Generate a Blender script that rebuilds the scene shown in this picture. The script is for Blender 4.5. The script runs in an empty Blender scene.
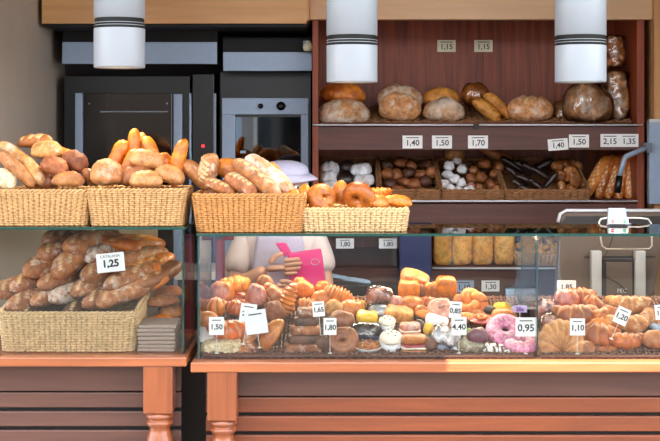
import bpy, math, random
from mathutils import Vector, Matrix, noise, Euler
random.seed(7)
PI = math.pi
C = bpy.context.scene.collection
FPX, YH, CH, D0 = 1290.0, 133.0, 1.62, 4.0      # focal length in px, horizon row, eye height, distance to the case front

# ------------------------------------------------------------------ camera, sky, sun, exposure
cam_d = bpy.data.cameras.new('camera'); cam = bpy.data.objects.new('camera', cam_d); C.objects.link(cam)
cam.location = (0, -D0, CH); cam.rotation_euler = (PI/2, 0, 0)
cam_d.sensor_width = 36; cam_d.lens = FPX/660*36
cam_d.shift_y = -(220.5-YH)/660
cam_d.clip_start = .05
bpy.context.scene.camera = cam
w = bpy.data.worlds.new('world'); bpy.context.scene.world = w; w.use_nodes = True
bg = w.node_tree.nodes['Background']; bg.inputs[0].default_value = (.93, .96, 1.0, 1); bg.inputs[1].default_value = 3.5
sd = bpy.data.lights.new('sun', 'SUN'); sd.energy = 19; sd.angle = math.radians(.6); sd.color = (1, .93, .8)
sun = bpy.data.objects.new('sun', sd); C.objects.link(sun)
SUN_DIR = Vector((.18, -.38, 1.0)).normalized()            # towards the sun
sun.rotation_euler = SUN_DIR.to_track_quat('Z', 'Y').to_euler()
vs = bpy.context.scene.view_settings
vs.view_transform = 'Standard'; vs.look = 'None'; vs.gamma = 1; vs.exposure = .7; vs.use_curve_mapping = False
bpy.context.scene.cycles.max_bounces = 10
bpy.context.scene.cycles.transparent_max_bounces = 24
bpy.context.scene.cycles.use_denoising = True
bpy.context.scene.cycles.caustics_reflective = False
bpy.context.scene.cycles.caustics_refractive = False

def at(px, py, Y):
    k = (D0+Y)/FPX
    return Vector(((px-330)*k, Y, CH-(py-YH)*k))
def s(px, Y):
    return px*(D0+Y)/FPX
def lin(c):
    return tuple(((v/255)/12.92 if v/255 <= .04045 else ((v/255+.055)/1.055)**2.4) for v in c)+(1,)

# ------------------------------------------------------------------ materials
M = {}
def new_mat(name):
    m = bpy.data.materials.new(name); m.use_nodes = True
    M[name] = m
    return m, m.node_tree, m.node_tree.nodes['Principled BSDF']
def plain(name, rgb, rough=.5, metal=0, var=.04, scale=30, emit=None, coat=0, bump=0, spec=None):
    m, t, b = new_mat(name); N = t.nodes; L = t.links
    tc = N.new('ShaderNodeTexCoord'); n = N.new('ShaderNodeTexNoise'); n.inputs['Scale'].default_value = scale
    L.new(tc.outputs['Object'], n.inputs['Vector'])
    mx = N.new('ShaderNodeMix'); mx.data_type = 'RGBA'
    c = lin(rgb)
    mx.inputs['A'].default_value = tuple(v*(1-var*2) for v in c[:3])+(1,)
    mx.inputs['B'].default_value = tuple(min(1, v*(1+var*2)) for v in c[:3])+(1,)
    L.new(n.outputs['Fac'], mx.inputs['Factor']); L.new(mx.outputs['Result'], b.inputs['Base Color'])
    b.inputs['Roughness'].default_value = rough; b.inputs['Metallic'].default_value = metal
    b.inputs['Coat Weight'].default_value = coat
    if spec is not None: b.inputs['Specular IOR Level'].default_value = spec
    if bump:
        bp = N.new('ShaderNodeBump'); bp.inputs['Strength'].default_value = bump; bp.inputs['Distance'].default_value = .002
        L.new(n.outputs['Fac'], bp.inputs['Height']); L.new(bp.outputs['Normal'], b.inputs['Normal'])
    if emit:
        b.inputs['Emission Color'].default_value = lin(emit[0]); b.inputs['Emission Strength'].default_value = emit[1]
    return m
def wood(name, c1, c2, axis='X', rough=.4, scale=5, coat=.0, stretch=.06):
    m, t, b = new_mat(name); N = t.nodes; L = t.links
    tc = N.new('ShaderNodeTexCoord'); mp = N.new('ShaderNodeMapping')
    sc = [scale*3]*3; sc['XYZ'.index(axis)] = scale*3*stretch
    mp.inputs['Scale'].default_value = sc
    L.new(tc.outputs['Object'], mp.inputs['Vector'])
    n = N.new('ShaderNodeTexNoise'); n.inputs['Scale'].default_value = 2.2; n.inputs['Detail'].default_value = 6; n.inputs['Roughness'].default_value = .62; n.inputs['Distortion'].default_value = .5
    L.new(mp.outputs['Vector'], n.inputs['Vector'])
    r = N.new('ShaderNodeValToRGB'); r.color_ramp.elements[0].position = .3; r.color_ramp.elements[1].position = .7
    r.color_ramp.elements[0].color = lin(c1); r.color_ramp.elements[1].color = lin(c2)
    L.new(n.outputs['Fac'], r.inputs['Fac']); L.new(r.outputs['Color'], b.inputs['Base Color'])
    b.inputs['Roughness'].default_value = rough; b.inputs['Coat Weight'].default_value = coat; b.inputs['Coat Roughness'].default_value = .25
    bp = N.new('ShaderNodeBump'); bp.inputs['Strength'].default_value = .15; bp.inputs['Distance'].default_value = .001
    L.new(n.outputs['Fac'], bp.inputs['Height']); L.new(bp.outputs['Normal'], b.inputs['Normal'])
    return m
def crust(name, gold, brown, cut=(238, 205, 150), flour=0., rough=.5, coat=.0, scale=9, fscale=30, fcol=(240, 232, 220), bal=.5):
    m, t, b = new_mat(name); N = t.nodes; L = t.links
    tc = N.new('ShaderNodeTexCoord'); oi = N.new('ShaderNodeObjectInfo')
    ad = N.new('ShaderNodeVectorMath'); ad.operation = 'ADD'
    ml = N.new('ShaderNodeMath'); ml.operation = 'MULTIPLY'; ml.inputs[1].default_value = 37.
    L.new(oi.outputs['Random'], ml.inputs[0]); L.new(tc.outputs['Object'], ad.inputs[0]); L.new(ml.outputs[0], ad.inputs[1])
    n = N.new('ShaderNodeTexNoise'); n.inputs['Scale'].default_value = scale; n.inputs['Detail'].default_value = 5; n.inputs['Roughness'].default_value = .6
    L.new(ad.outputs[0], n.inputs['Vector'])
    r = N.new('ShaderNodeValToRGB'); r.color_ramp.elements[0].position = bal-.17; r.color_ramp.elements[1].position = bal+.17
    r.color_ramp.elements[0].color = lin(brown); r.color_ramp.elements[1].color = lin(gold)
    L.new(n.outputs['Fac'], r.inputs['Fac'])
    out = r.outputs['Color']
    n2 = N.new('ShaderNodeTexNoise'); n2.inputs['Scale'].default_value = fscale; n2.inputs['Detail'].default_value = 6; n2.inputs['Roughness'].default_value = .7
    L.new(ad.outputs[0], n2.inputs['Vector'])
    n3 = N.new('ShaderNodeTexNoise'); n3.inputs['Scale'].default_value = scale*4.5; n3.inputs['Detail'].default_value = 7; n3.inputs['Roughness'].default_value = .75
    L.new(ad.outputs[0], n3.inputs['Vector'])
    r3 = N.new('ShaderNodeValToRGB'); r3.color_ramp.elements[0].position = .36; r3.color_ramp.elements[1].position = .6
    r3.color_ramp.elements[0].color = (.42, .31, .23, 1); r3.color_ramp.elements[1].color = (1.12, 1.12, 1.12, 1)
    L.new(n3.outputs['Fac'], r3.inputs['Fac'])
    m3 = N.new('ShaderNodeMix'); m3.data_type = 'RGBA'; m3.blend_type = 'MULTIPLY'; m3.inputs['Factor'].default_value = .8
    L.new(out, m3.inputs['A']); L.new(r3.outputs['Color'], m3.inputs['B']); out = m3.outputs['Result']
    if flour > 0:
        r2 = N.new('ShaderNodeValToRGB'); r2.color_ramp.elements[0].position = .60-flour*.3; r2.color_ramp.elements[1].position = .74-flour*.3
        L.new(n2.outputs['Fac'], r2.inputs['Fac'])
        mm = N.new('ShaderNodeMath'); mm.operation = 'MULTIPLY'; mm.inputs[1].default_value = min(.92, .4+flour*.6)
        L.new(r2.outputs['Color'], mm.inputs[0])
        m2 = N.new('ShaderNodeMix'); m2.data_type = 'RGBA'; L.new(mm.outputs[0], m2.inputs['Factor'])
        L.new(out, m2.inputs['A']); m2.inputs['B'].default_value = lin(fcol); out = m2.outputs['Result']
    a = N.new('ShaderNodeAttribute'); a.attribute_name = 'cut'
    m1 = N.new('ShaderNodeMix'); m1.data_type = 'RGBA'; L.new(a.outputs['Fac'], m1.inputs['Factor'])
    L.new(out, m1.inputs['A']); m1.inputs['B'].default_value = lin(cut); out = m1.outputs['Result']
    hv = N.new('ShaderNodeHueSaturation'); mr = N.new('ShaderNodeMapRange')
    mr.inputs['To Min'].default_value = .86; mr.inputs['To Max'].default_value = 1.12
    L.new(oi.outputs['Random'], mr.inputs['Value']); L.new(mr.outputs['Result'], hv.inputs['Value']); L.new(out, hv.inputs['Color'])
    L.new(hv.outputs['Color'], b.inputs['Base Color'])
    b.inputs['Roughness'].default_value = rough; b.inputs['Coat Weight'].default_value = coat; b.inputs['Coat Roughness'].default_value = .3
    bp = N.new('ShaderNodeBump'); bp.inputs['Strength'].default_value = .55; bp.inputs['Distance'].default_value = .005
    L.new(n2.outputs['Fac'], bp.inputs['Height']); L.new(bp.outputs['Normal'], b.inputs['Normal'])
    return m
def glass(name, tint=(1, 1, 1), gain=1.6, add=.0):
    m = bpy.data.materials.new(name); m.use_nodes = True; M[name] = m
    t = m.node_tree; N = t.nodes; L = t.links; N.clear()
    o = N.new('ShaderNodeOutputMaterial'); tr = N.new('ShaderNodeBsdfTransparent'); gl = N.new('ShaderNodeBsdfGlossy')
    gl.inputs['Roughness'].default_value = .02; tr.inputs['Color'].default_value = tint+(1,)
    fr = N.new('ShaderNodeFresnel'); fr.inputs['IOR'].default_value = 1.5
    mu = N.new('ShaderNodeMath'); mu.operation = 'MULTIPLY_ADD'; mu.inputs[1].default_value = gain; mu.inputs[2].default_value = add; mu.use_clamp = True
    mx = N.new('ShaderNodeMixShader'); L.new(fr.outputs[0], mu.inputs[0]); L.new(mu.outputs[0], mx.inputs[0])
    L.new(tr.outputs[0], mx.inputs[1]); L.new(gl.outputs[0], mx.inputs[2]); L.new(mx.outputs[0], o.inputs[0])
    return m

wood('mahogany_v', (100, 34, 14), (158, 72, 32), 'Z', .45, 7)
wood('mahogany_h', (70, 36, 30), (98, 54, 44), 'X', .45, 6)
wood('slat_wood', (108, 54, 30), (142, 72, 38), 'X', .38, 5, .25)
wood('apron_wood', (80, 50, 44), (102, 66, 54), 'X', .4, 5, .2)
wood('table_wood', (138, 74, 42), (172, 100, 60), 'X', .35, 5, .4)
wood('leg_wood', (122, 62, 34), (158, 86, 48), 'Z', .3, 5, .5)
wood('maple', (196, 142, 88), (214, 164, 108), 'X', .4, 4, .1)
wood('maple_v', (190, 138, 88), (210, 160, 108), 'Z', .4, 4, .1)
wood('pale_maple', (206, 166, 126), (222, 184, 144), 'X', .45, 4, .1)
plain('wall_paint', (178, 166, 152), .75, scale=6, var=.04)
plain('back_paint', (60, 52, 52), .8)
plain('ceiling_paint', (200, 196, 190), .8)
plain('floor_tile', (120, 112, 104), .5)
plain('paving', (62, 60, 58), .85)
plain('black_panel', (7, 8, 12), .35)
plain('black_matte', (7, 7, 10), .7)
plain('oven_glass', (10, 11, 14), .08, coat=.5)
plain('steel', (150, 168, 192), .35, .15, scale=60)
plain('steel_dark', (112, 120, 130), .35, .8, scale=60)
plain('chrome', (214, 218, 224), .25, .1)
plain('lamp_white', (170, 178, 188), .35, scale=3, var=.01)
plain('lamp_black', (4, 4, 5), .7)
STRIP = 3.6
plain('led_glow', (255, 232, 196), .5, emit=((255, 226, 184), 2.5))
plain('lamp_glow', (255, 236, 205), .5, emit=((255, 226, 180), 5))
plain('glass_edge', (10, 62, 54), .25, coat=.3, var=.1)
plain('card_white', (240, 241, 240), .5, var=.01)
plain('card_cream', (232, 226, 196), .5, var=.01)
plain('card_purple', (196, 170, 214), .5, var=.01)
plain('ink', (34, 34, 40), .6)
plain('ink_purple', (96, 40, 120), .6)
plain('ink_red', (170, 40, 60), .6)
plain('napkin', (158, 138, 126), .85, scale=80, var=.08)
plain('paper_white', (232, 234, 236), .7)
plain('paper_blue', (150, 170, 196), .5)
plain('paper_dark', (58, 54, 72), .5)
plain('navy', (38, 50, 98), .5)
plain('maroon', (120, 44, 62), .5)
plain('grey_plastic', (108, 92, 80), .45)
plain('dark_plastic', (46, 42, 44), .4)
plain('white_plastic', (206, 208, 206), .4)
plain('blue_screen', (150, 176, 196), .25)
plain('key_green', (60, 170, 120), .5)
plain('key_red', (200, 60, 70), .5)
plain('cable_black', (20, 20, 22), .5)
plain('red_led', (255, 30, 40), .5, emit=((255, 30, 40), 3))
plain('skin', (212, 170, 150), .5, scale=14)
plain('shirt', (226, 214, 212), .85, scale=40)
plain('cap_cloth', (196, 196, 222), .85, scale=60)
plain('trouser', (70, 74, 92), .85)
plain('hair', (52, 36, 30), .6)
plain('shoe', (30, 30, 32), .5)
plain('eye_white', (235, 235, 232), .3)
plain('lip', (170, 92, 86), .5)
plain('pink', (232, 66, 150), .6, scale=10)
plain('facade', (150, 150, 152), .8)
plain('blocker_cloth', (206, 196, 180), .85)
plain('pale_blue_paint', (176, 206, 232), .6)
plain('green_leaf', (110, 140, 70), .5)
plain('fig', (92, 40, 62), .4, coat=.4)
plain('cream', (246, 236, 214), .5)
plain('choc', (62, 34, 28), .35, coat=.3)
plain('straw', (192, 150, 100), .6, scale=40, var=.16)
plain('straw_orange', (190, 134, 76), .6, scale=40, var=.16)
plain('straw_dark', (150, 104, 66), .6, scale=40, var=.2)
plain('straw_pale', (206, 174, 128), .6, scale=40, var=.14)
plain('tray_brown', (96, 58, 42), .5, scale=40, var=.2)
plain('pudding_yellow', (240, 190, 50), .45, coat=.3)
plain('berry', (166, 60, 70), .35, coat=.5)
glass('clear_glass', (.985, .995, .99), .75, 0)
glass('top_glass', (.86, .95, .92), 1.0, .02)
glass('oven_pane', (.25, .27, .3), 2.2, .04)
glass('cling_film', (.98, .98, .98), 1.6, .05)

crust('c_gold', (226, 142, 54), (166, 82, 26), rough=.4, coat=.25)
crust('c_orange', (240, 150, 38), (206, 100, 20), rough=.4, coat=.2)
crust('c_yellow', (232, 172, 82), (196, 120, 46), rough=.45)
crust('c_tan', (210, 146, 86), (168, 102, 54), rough=.55, flour=.12)
crust('c_tan_flour', (208, 144, 84), (160, 94, 50), flour=.28, fcol=(232, 214, 190), rough=.6, fscale=22)
crust('c_brown', (184, 116, 64), (126, 70, 38), rough=.45, coat=.15)
crust('c_brown_flour', (178, 110, 64), (122, 70, 40), flour=.25, rough=.6, fscale=26)
crust('c_catalan', (204, 134, 80), (142, 86, 50), flour=.24, rough=.65, fscale=34, cut=(226, 190, 150))
crust('c_catalan_white', (190, 134, 96), (142, 92, 64), flour=.55, fcol=(226, 216, 206), rough=.7, fscale=34, cut=(236, 214, 190))
crust('c_boule', (222, 176, 128), (172, 116, 70), flour=.6, fcol=(226, 216, 202), rough=.7, fscale=16, cut=(206, 134, 68))
crust('c_pale', (222, 168, 98), (186, 124, 62), flour=.25, rough=.6, cut=(244, 222, 170))
crust('c_seed', (172, 100, 56), (122, 66, 38), flour=.3, fscale=50, fcol=(66, 40, 28), rough=.6)
crust('c_glaze', (212, 98, 22), (150, 56, 12), rough=.25, coat=.5)
crust('c_dark', (108, 66, 44), (66, 38, 28), rough=.5)
crust('c_soft', (218, 160, 100), (184, 120, 68), rough=.45, coat=.1)
crust('c_cro', (204, 104, 24), (112, 48, 10), rough=.4, coat=.12, cut=(232, 172, 96))
crust('c_tin', (250, 200, 108), (236, 158, 60), rough=.5)
crust('c_bigtan', (232, 176, 120), (184, 120, 72), flour=.32, rough=.6, fscale=22, scale=12)
crust('c_choc', (62, 38, 34), (36, 24, 22), rough=.35, coat=.3)
crust('c_sugar', (222, 208, 206), (184, 158, 146), flour=.9, rough=.8, fscale=20, fcol=(244, 244, 248))
crust('c_pinkbun', (222, 150, 128), (186, 106, 90), flour=.25, rough=.4, coat=.3, fcol=(250, 226, 220))
crust('c_oat', (214, 192, 148), (170, 134, 92), flour=.6, rough=.8, fscale=70, fcol=(240, 226, 190))
crust('c_almond', (204, 126, 54), (144, 78, 34), flour=.25, fscale=45, fcol=(244, 224, 184), rough=.5)
crust('c_icing', (236, 150, 190), (222, 120, 170), flour=.35, fscale=90, fcol=(255, 226, 240), rough=.35, coat=.3)
crust('c_crumb', (240, 214, 160), (224, 186, 122), rough=.8, flour=.2)
crust('c_greenish', (150, 142, 116), (96, 90, 70), rough=.6, flour=.3, fcol=(200, 206, 190))

# ------------------------------------------------------------------ mesh helpers
class MB:
    def __init__(self): self.v = []; self.f = []; self.m = []; self.a = []
    def add(self, vs_, fs, mi=0, att=None):
        o = len(self.v); self.v += [tuple(p) for p in vs_]
        self.f += [tuple(i+o for i in f) for f in fs]; self.m += [mi]*len(fs)
        self.a += list(att) if att else [0.]*len(vs_)
        return self
    def box(self, x0, x1, y0, y1, z0, z1, mi=0, T=None):
        p = [Vector((x, y, z)) for z in (z0, z1) for y in (y0, y1) for x in (x0, x1)]
        if T: p = [T @ q for q in p]
        return self.add(p, [(0, 2, 3, 1), (4, 5, 7, 6), (0, 1, 5, 4), (2, 6, 7, 3), (0, 4, 6, 2), (1, 3, 7, 5)], mi)
    def tube(self, pts, r, n=8, mi=0, closed=False, flat=1.):
        pts = [Vector(p) for p in pts]; N = len(pts); rr = r if isinstance(r, (list, tuple)) else [r]*N
        vs_ = []
        up = None
        for i, p in enumerate(pts):
            if closed: t = pts[(i+1) % N]-pts[i-1]
            else: t = pts[min(i+1, N-1)]-pts[max(i-1, 0)]
            t = t.normalized() if t.length > 1e-9 else Vector((0, 0, 1))
            if up is None:
                up = Vector((0, 0, 1)) if abs(t.z) < .9 else Vector((1, 0, 0))
            a = t.cross(up)
            a = a.normalized() if a.length > 1e-6 else t.orthogonal().normalized()
            b = a.cross(t).normalized(); up = b
            for k in range(n):
                th = 2*PI*k/n
                vs_.append(p+a*math.cos(th)*rr[i]*flat+b*math.sin(th)*rr[i])
        fs = []
        for i in range(N if closed else N-1):
            j = (i+1) % N
            for k in range(n):
                l = (k+1) % n
                fs.append((i*n+k, i*n+l, j*n+l, j*n+k))
        if not closed:
            fs.append(tuple(range(n-1, -1, -1))); fs.append(tuple((N-1)*n+k for k in range(n)))
        return self.add(vs_, fs, mi)
    def lathe(self, prof, n=32, mi=0, c=(0, 0, 0), wob=None, axis='Z', cap=True):
        vs_ = []
        for (r, z) in prof:
            for k in range(n):
                th = 2*PI*k/n; q = r*(wob(th, z) if wob else 1)
                p = (q*math.cos(th), q*math.sin(th), z) if axis == 'Z' else (q*math.cos(th), z, q*math.sin(th))
                vs_.append((p[0]+c[0], p[1]+c[1], p[2]+c[2]))
        fs = []
        for i in range(len(prof)-1):
            for k in range(n):
                l = (k+1) % n
                f = (i*n+k, i*n+l, (i+1)*n+l, (i+1)*n+k)
                fs.append(f if axis == 'Z' else f[::-1])
        if cap:
            fs.append(tuple(range(n-1, -1, -1))); fs.append(tuple((len(prof)-1)*n+k for k in range(n)))
        return self.add(vs_, fs, mi)
    def prism(self, poly, y0, y1, mi=0, T=None):      # polygon in XZ, from y0 to y1
        n = len(poly)
        p = [Vector((x, y0, z)) for x, z in poly]+[Vector((x, y1, z)) for x, z in poly]
        if T: p = [T @ q for q in p]
        fs = [tuple(range(n)), tuple(range(2*n-1, n-1, -1))]+[(i, i+n, (i+1) % n+n, (i+1) % n) for i in range(n)]
        return self.add(p, fs, mi)
    def mesh(self, name, mats, smooth=False):
        me = bpy.data.meshes.new(name); me.from_pydata(self.v, [], self.f)
        for mm in (mats if isinstance(mats, (list, tuple)) else [mats]): me.materials.append(M[mm])
        me.polygons.foreach_set('material_index', self.m)
        if smooth: me.polygons.foreach_set('use_smooth', [True]*len(self.f))
        if any(self.a):
            at_ = me.attributes.new('cut', 'FLOAT', 'POINT'); at_.data.foreach_set('value', self.a)
        me.update()
        return me
    def build(self, name, mats, parent=None, smooth=False, bevel=0):
        o = bpy.data.objects.new(name, self.mesh(name, mats, smooth)); C.objects.link(o)
        if parent: o.parent = parent
        if bevel:
            b = o.modifiers.new('bevel', 'BEVEL'); b.width = bevel; b.segments = 2; b.limit_method = 'ANGLE'
        return o
def tag(o, label=None, cat=None, group=None, kind=None):
    if label: o['label'] = label
    if cat: o['category'] = cat
    if group: o['group'] = group
    if kind: o['kind'] = kind
    return o
def empty(name, loc, label=None, cat=None, group=None, rot=(0, 0, 0)):
    o = bpy.data.objects.new(name, None); C.objects.link(o); o.location = loc; o.rotation_euler = rot
    o.empty_display_size = .05
    return tag(o, label, cat, group)
def struct(name, mb, mats, bevel=0): return tag(mb.build(name, mats, None, False, bevel), kind='structure')

def text_mesh(txt, size, bold=0):
    cu = bpy.data.curves.new('t', 'FONT'); cu.body = txt; cu.size = size; cu.align_x = 'CENTER'; cu.align_y = 'CENTER'
    cu.extrude = .0002; cu.offset = bold; cu.resolution_u = 3
    o = bpy.data.objects.new('t', cu); C.objects.link(o)
    bpy.context.view_layer.update()
    me = bpy.data.meshes.new_from_object(o.evaluated_get(bpy.context.evaluated_depsgraph_get()))
    bpy.data.objects.remove(o); bpy.data.curves.remove(cu)
    me.transform(Matrix.Rotation(PI/2, 4, 'X'))
    return me
def put_text(txt, size, parent, x, z, mat='ink', y=-.0016, bold=0, name='price_text', rot=0):
    me = text_mesh(txt, size, bold); me.materials.clear(); me.materials.append(M[mat])
    o = bpy.data.objects.new(name, me); C.objects.link(o); o.parent = parent; o.location = (x, y, z); o.rotation_euler = (0, rot, 0)
    return o

# ------------------------------------------------------------------ structure
X0, X1, YB, ZC = -1.18, 1.42, 1.74, 2.62
struct('floor', MB().box(X0-.1, X1+.1, -.12, YB+.1, -.05, 0), 'floor_tile')
tag(struct('floor_street', MB().box(-9, 9, -14, -.12, -.17, -.12), 'paving'), kind='structure')
struct('ceiling', MB().box(X0-.1, X1+.1, -.12, YB+.1, ZC, ZC+.08), 'ceiling_paint')
struct('wall_left', MB().box(X0-.08, X0, .12, YB, 0, ZC), 'wall_paint')
struct('wall_right', MB().box(X1, X1+.08, .12, YB, 0, ZC), 'wall_paint')
struct('wall_back', MB().box(X0-.08, X1+.08, YB, YB+.08, 0, ZC), 'back_paint')
# pillar and header on the right, seen beyond the shelving
struct('trim_1', MB().box(1.322, X1, 1.26, YB, 0, ZC), 'maple_v')
# unseen stepped sheet, added to keep sun off all but the right counter edge
tag(MB().box(-3, .65, -1.0, .1, 2.52, 2.56).box(.65, 3, -.595, .1, 2.52, 2.56)
    .build('sun_blocker', 'blocker_cloth'), 'unseen beige sheet added over the counter front to block the sun', 'sun_blocker')

# ------------------------------------------------------------------ back of the shop
o = empty('overhead_cabinet', (-.66, 1.45, 2.06), 'maple overhead cupboard with dark underside above the ovens', 'cabinet')
xr = at(309, 0, 1.18).x-o.location.x; xl = X0+.02-o.location.x
MB().box(xl, xr, -.25, .28, .012, .5).build('body', 'maple', o, bevel=.003)
MB().box(xl, xr-.01, -.26, -.251, .0, .5).build('door', 'maple', o, bevel=.002)
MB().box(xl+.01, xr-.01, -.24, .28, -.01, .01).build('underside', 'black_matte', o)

def hood(px0, px1, y0, y1, Y, label):
    a, b = at(px0, y1, Y), at(px1, y0, Y)
    o = empty('extractor_hood', ((a.x+b.x)/2, Y, a.z), label, 'extractor hood')
    hw, hh = (b.x-a.x)/2, b.z-a.z
    MB().box(-hw, hw, 0, .012, 0, hh).build('front_strip', 'steel', o, bevel=.002)
    MB().box(-hw, hw, .013, .24, .01, hh+.06).build('body', 'black_matte', o)
hood(62, 217, 42, 64, 1.42, 'brushed steel hood strip above the left oven')
hood(223, 312, 52, 71, 1.42, 'brushed steel hood strip above the oven with knobs')

def panel_p(name, px0, px1, y0, y1, Y, d, mat, parent, bevel=.002):
    a, b = at(px0, y1, Y), at(px1, y0, Y); l = parent.location
    return MB().box(a.x-l.x, b.x-l.x, Y-l.y, Y-l.y+d, a.z-l.z, b.z-l.z).build(name, mat, parent, bevel=bevel)
# left oven
o = empty('oven', (at(130, 0, 1.5).x, 1.5, 0), 'tall dark glass oven with two upright steel strips behind the left baskets', 'oven')
panel_p('body', 64, 190, 76, 560, 1.52, .2, 'black_panel', o)
panel_p('door', 84, 172, 93, 330, 1.500, .02, 'oven_glass', o)
panel_p('steel_strip', 75, 82.5, 93, 520, 1.488, .03, 'steel', o)
panel_p('steel_strip', 173.5, 182, 94, 520, 1.488, .03, 'steel', o)
panel_p('steel_strip', 189, 191.3, 93, 520, 1.488, .03, 'steel', o)
panel_p('door_trim', 100, 168, 111, 112.3, 1.495, .005, 'steel_dark', o, 0)
for px in (89, 167):
    c = at(px, 103.5, 1.497); MB().lathe([(.004, -.002), (.004, .002)], 10, axis='Y', c=(c.x-o.location.x, -.003, c.z)).build('screw', 'steel', o)
c0 = at(144, 135, 1.49)
# control column between ovens
o = empty('control_column', (at(205, 0, 1.5).x, 1.5, 0), 'narrow black oven control column with red indicator lights', 'control panel')
panel_p('body', 192.5, 214, 74, 560, 1.50, .22, 'black_panel', o)
panel_p('steel_strip', 213, 216, 93, 520, 1.492, .02, 'steel_dark', o)
for px, py, r in ((203, 146, .0065), (202, 158, .0035), (209, 158.5, .0035)):
    c = at(px, py, 1.494); MB().lathe([(r, -.003), (r, .003)], 12, axis='Y', c=(c.x-o.location.x, -.004, c.z)).build('indicator_light', 'red_led', o)
# right oven
o = empty('oven', (at(268, 0, 1.5).x, 1.5, 0), 'steel framed oven with two black knobs beside the shelving', 'oven')
l = o.location
panel_p('body', 220, 311, 72, 560, 1.53, .2, 'black_panel', o)
panel_p('frame', 222, 235, 98, 330, 1.505, .03, 'steel', o)
panel_p('frame', 301, 308.5, 98, 330, 1.505, .03, 'steel', o)
panel_p('control_panel', 222, 308.5, 98, 114.5, 1.50, .03, 'steel', o)
panel_p('cavity', 235, 301, 116, 330, 1.72, .01, 'steel_dark', o)
panel_p('door', 235.5, 300.5, 117, 330, 1.512, .008, 'oven_pane', o, 0)
panel_p('door_trim', 235, 301, 114.5, 117, 1.505, .02, 'black_panel', o, 0)
for k in range(9):
    panel_p('rack', 236, 300, 130+k*11, 131.3+k*11, 1.54, .16, 'steel', o, 0)
for px, r in ((260.5, .0095), (281, .0165)):
    c = at(px, 106, 1.49); MB().lathe([(r, -.012), (r, .0), (r*1.15, .0), (r*1.15, .006)], 24, axis='Y', c=(c.x-l.x, -.006, c.z)).build('knob', 'black_panel', o, True)
for k in range(3):
    c = at(243, 152+k*10.5, 1.5); MB().box(-.012, .012, -.004, .004, -.006, .006, T=Matrix.Translation((c.x-l.x, .004, c.z))).build('vent', 'steel', o)
# little wall fitting at the top
c = at(308, 46, 1.36)
o = empty('wall_lamp', c, 'small pale fitting under the maple cupboard at the shelving corner', 'fitting')
MB().lathe([(.004, -.022), (.017, -.02), (.022, -.006), (.019, .008), (.008, .016), (.008, .022)], 14, wob=lambda t, z: 1+.06*math.sin(5*t)).build('shade', 'card_cream', o, True)
MB().box(-.02, .012, .01, .05, .012, .022).build('bracket', 'steel_dark', o)

# ------------------------------------------------------------------ shelving unit
YS = 1.30
o = empty('shelving_unit', (at(480, 0, YS).x, YS, 0), 'tall mahogany bread shelving with sloping shelves behind the counter', 'shelving unit')
l = o.location
xl, xr = at(312.5, 0, YS).x-l.x, at(637, 0, YS).x-l.x
zt = at(0, 20, YS).z
MB().box(xl, xl+.024, 0, .43, 0, zt+.2).build('side_panel', 'mahogany_v', o, bevel=.001)
MB().box(xr, xr+.03, 0, .43, 0, zt+.2).build('side_panel', 'mahogany_v', o, bevel=.001)
cx = xl+(xr-xl)*.56
MB().box(xl+.024, cx, .40, .42, .3, zt+.3).build('back_panel', 'mahogany_v', o)
MB().box(cx+.002, xr, .40, .42, .3, zt+.3).build('back_panel', 'mahogany_v', o)
MB().box(at(309.5, 0, YS).x-l.x, xr+.06, -.02, .02, zt, zt+.5).build('header', 'pale_maple', o, bevel=.003)
def shelf_slope(z0, z1, name='shelf'):
    T = Matrix.Translation((0, 0, z0)) @ Matrix.Rotation(math.atan2(z1-z0, .38), 4, 'X')
    MB().box(xl+.024, xr, .02, .40, -.012, 0, T=T).build(name, 'mahogany_h', o)
def zz(py): return at(0, py, YS).z
for (ya, yb) in ((127, 150), (204, 224), (269, 300)):
    MB().box(xl+.024, xr, .0, .018, zz(yb), zz(ya)).build('front_board', 'mahogany_h', o, bevel=.0015)
shelf_slope(zz(128), zz(128)+.07); shelf_slope(zz(206), zz(206)+.10); shelf_slope(zz(268), zz(268)+.05)
MB().box(xl+.024, xr, .018, .40, zz(150), zz(150)+.01).build('soffit', 'mahogany_h', o)
for (ya, x0, x1) in ((125, xl+.002, at(473, 0, YS).x-l.x), (125, at(479, 0, YS).x-l.x, xr+.02), (201, xl+.03, xr), (268, at(432, 0, YS).x-l.x, xr)):
    MB().tube([(x0, -.012, zz(ya)), (x1, -.012, zz(ya))], .0042, 8).build('rail', 'chrome', o, True)
c = at(476, 126, YS-.012)
MB().box(-.01, .01, -.006, .012, -.012, .006, T=Matrix.Translation(c-l)).build('rail_joint', 'black_panel', o, bevel=.002)
# lower part seen through the case
a = at(432, 0, YS).x-l.x
MB().box(a-.02, a, .02, .40, .3, zz(224)).build('divider', 'mahogany_v', o)
MB().box(xl+.024, a-.02, .03, .4, zz(282), zz(278)).build('shelf', 'mahogany_h', o)
MB().box(xl+.024, xr, .0, .02, .25, zz(300)).build('door', 'mahogany_h', o)
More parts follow.
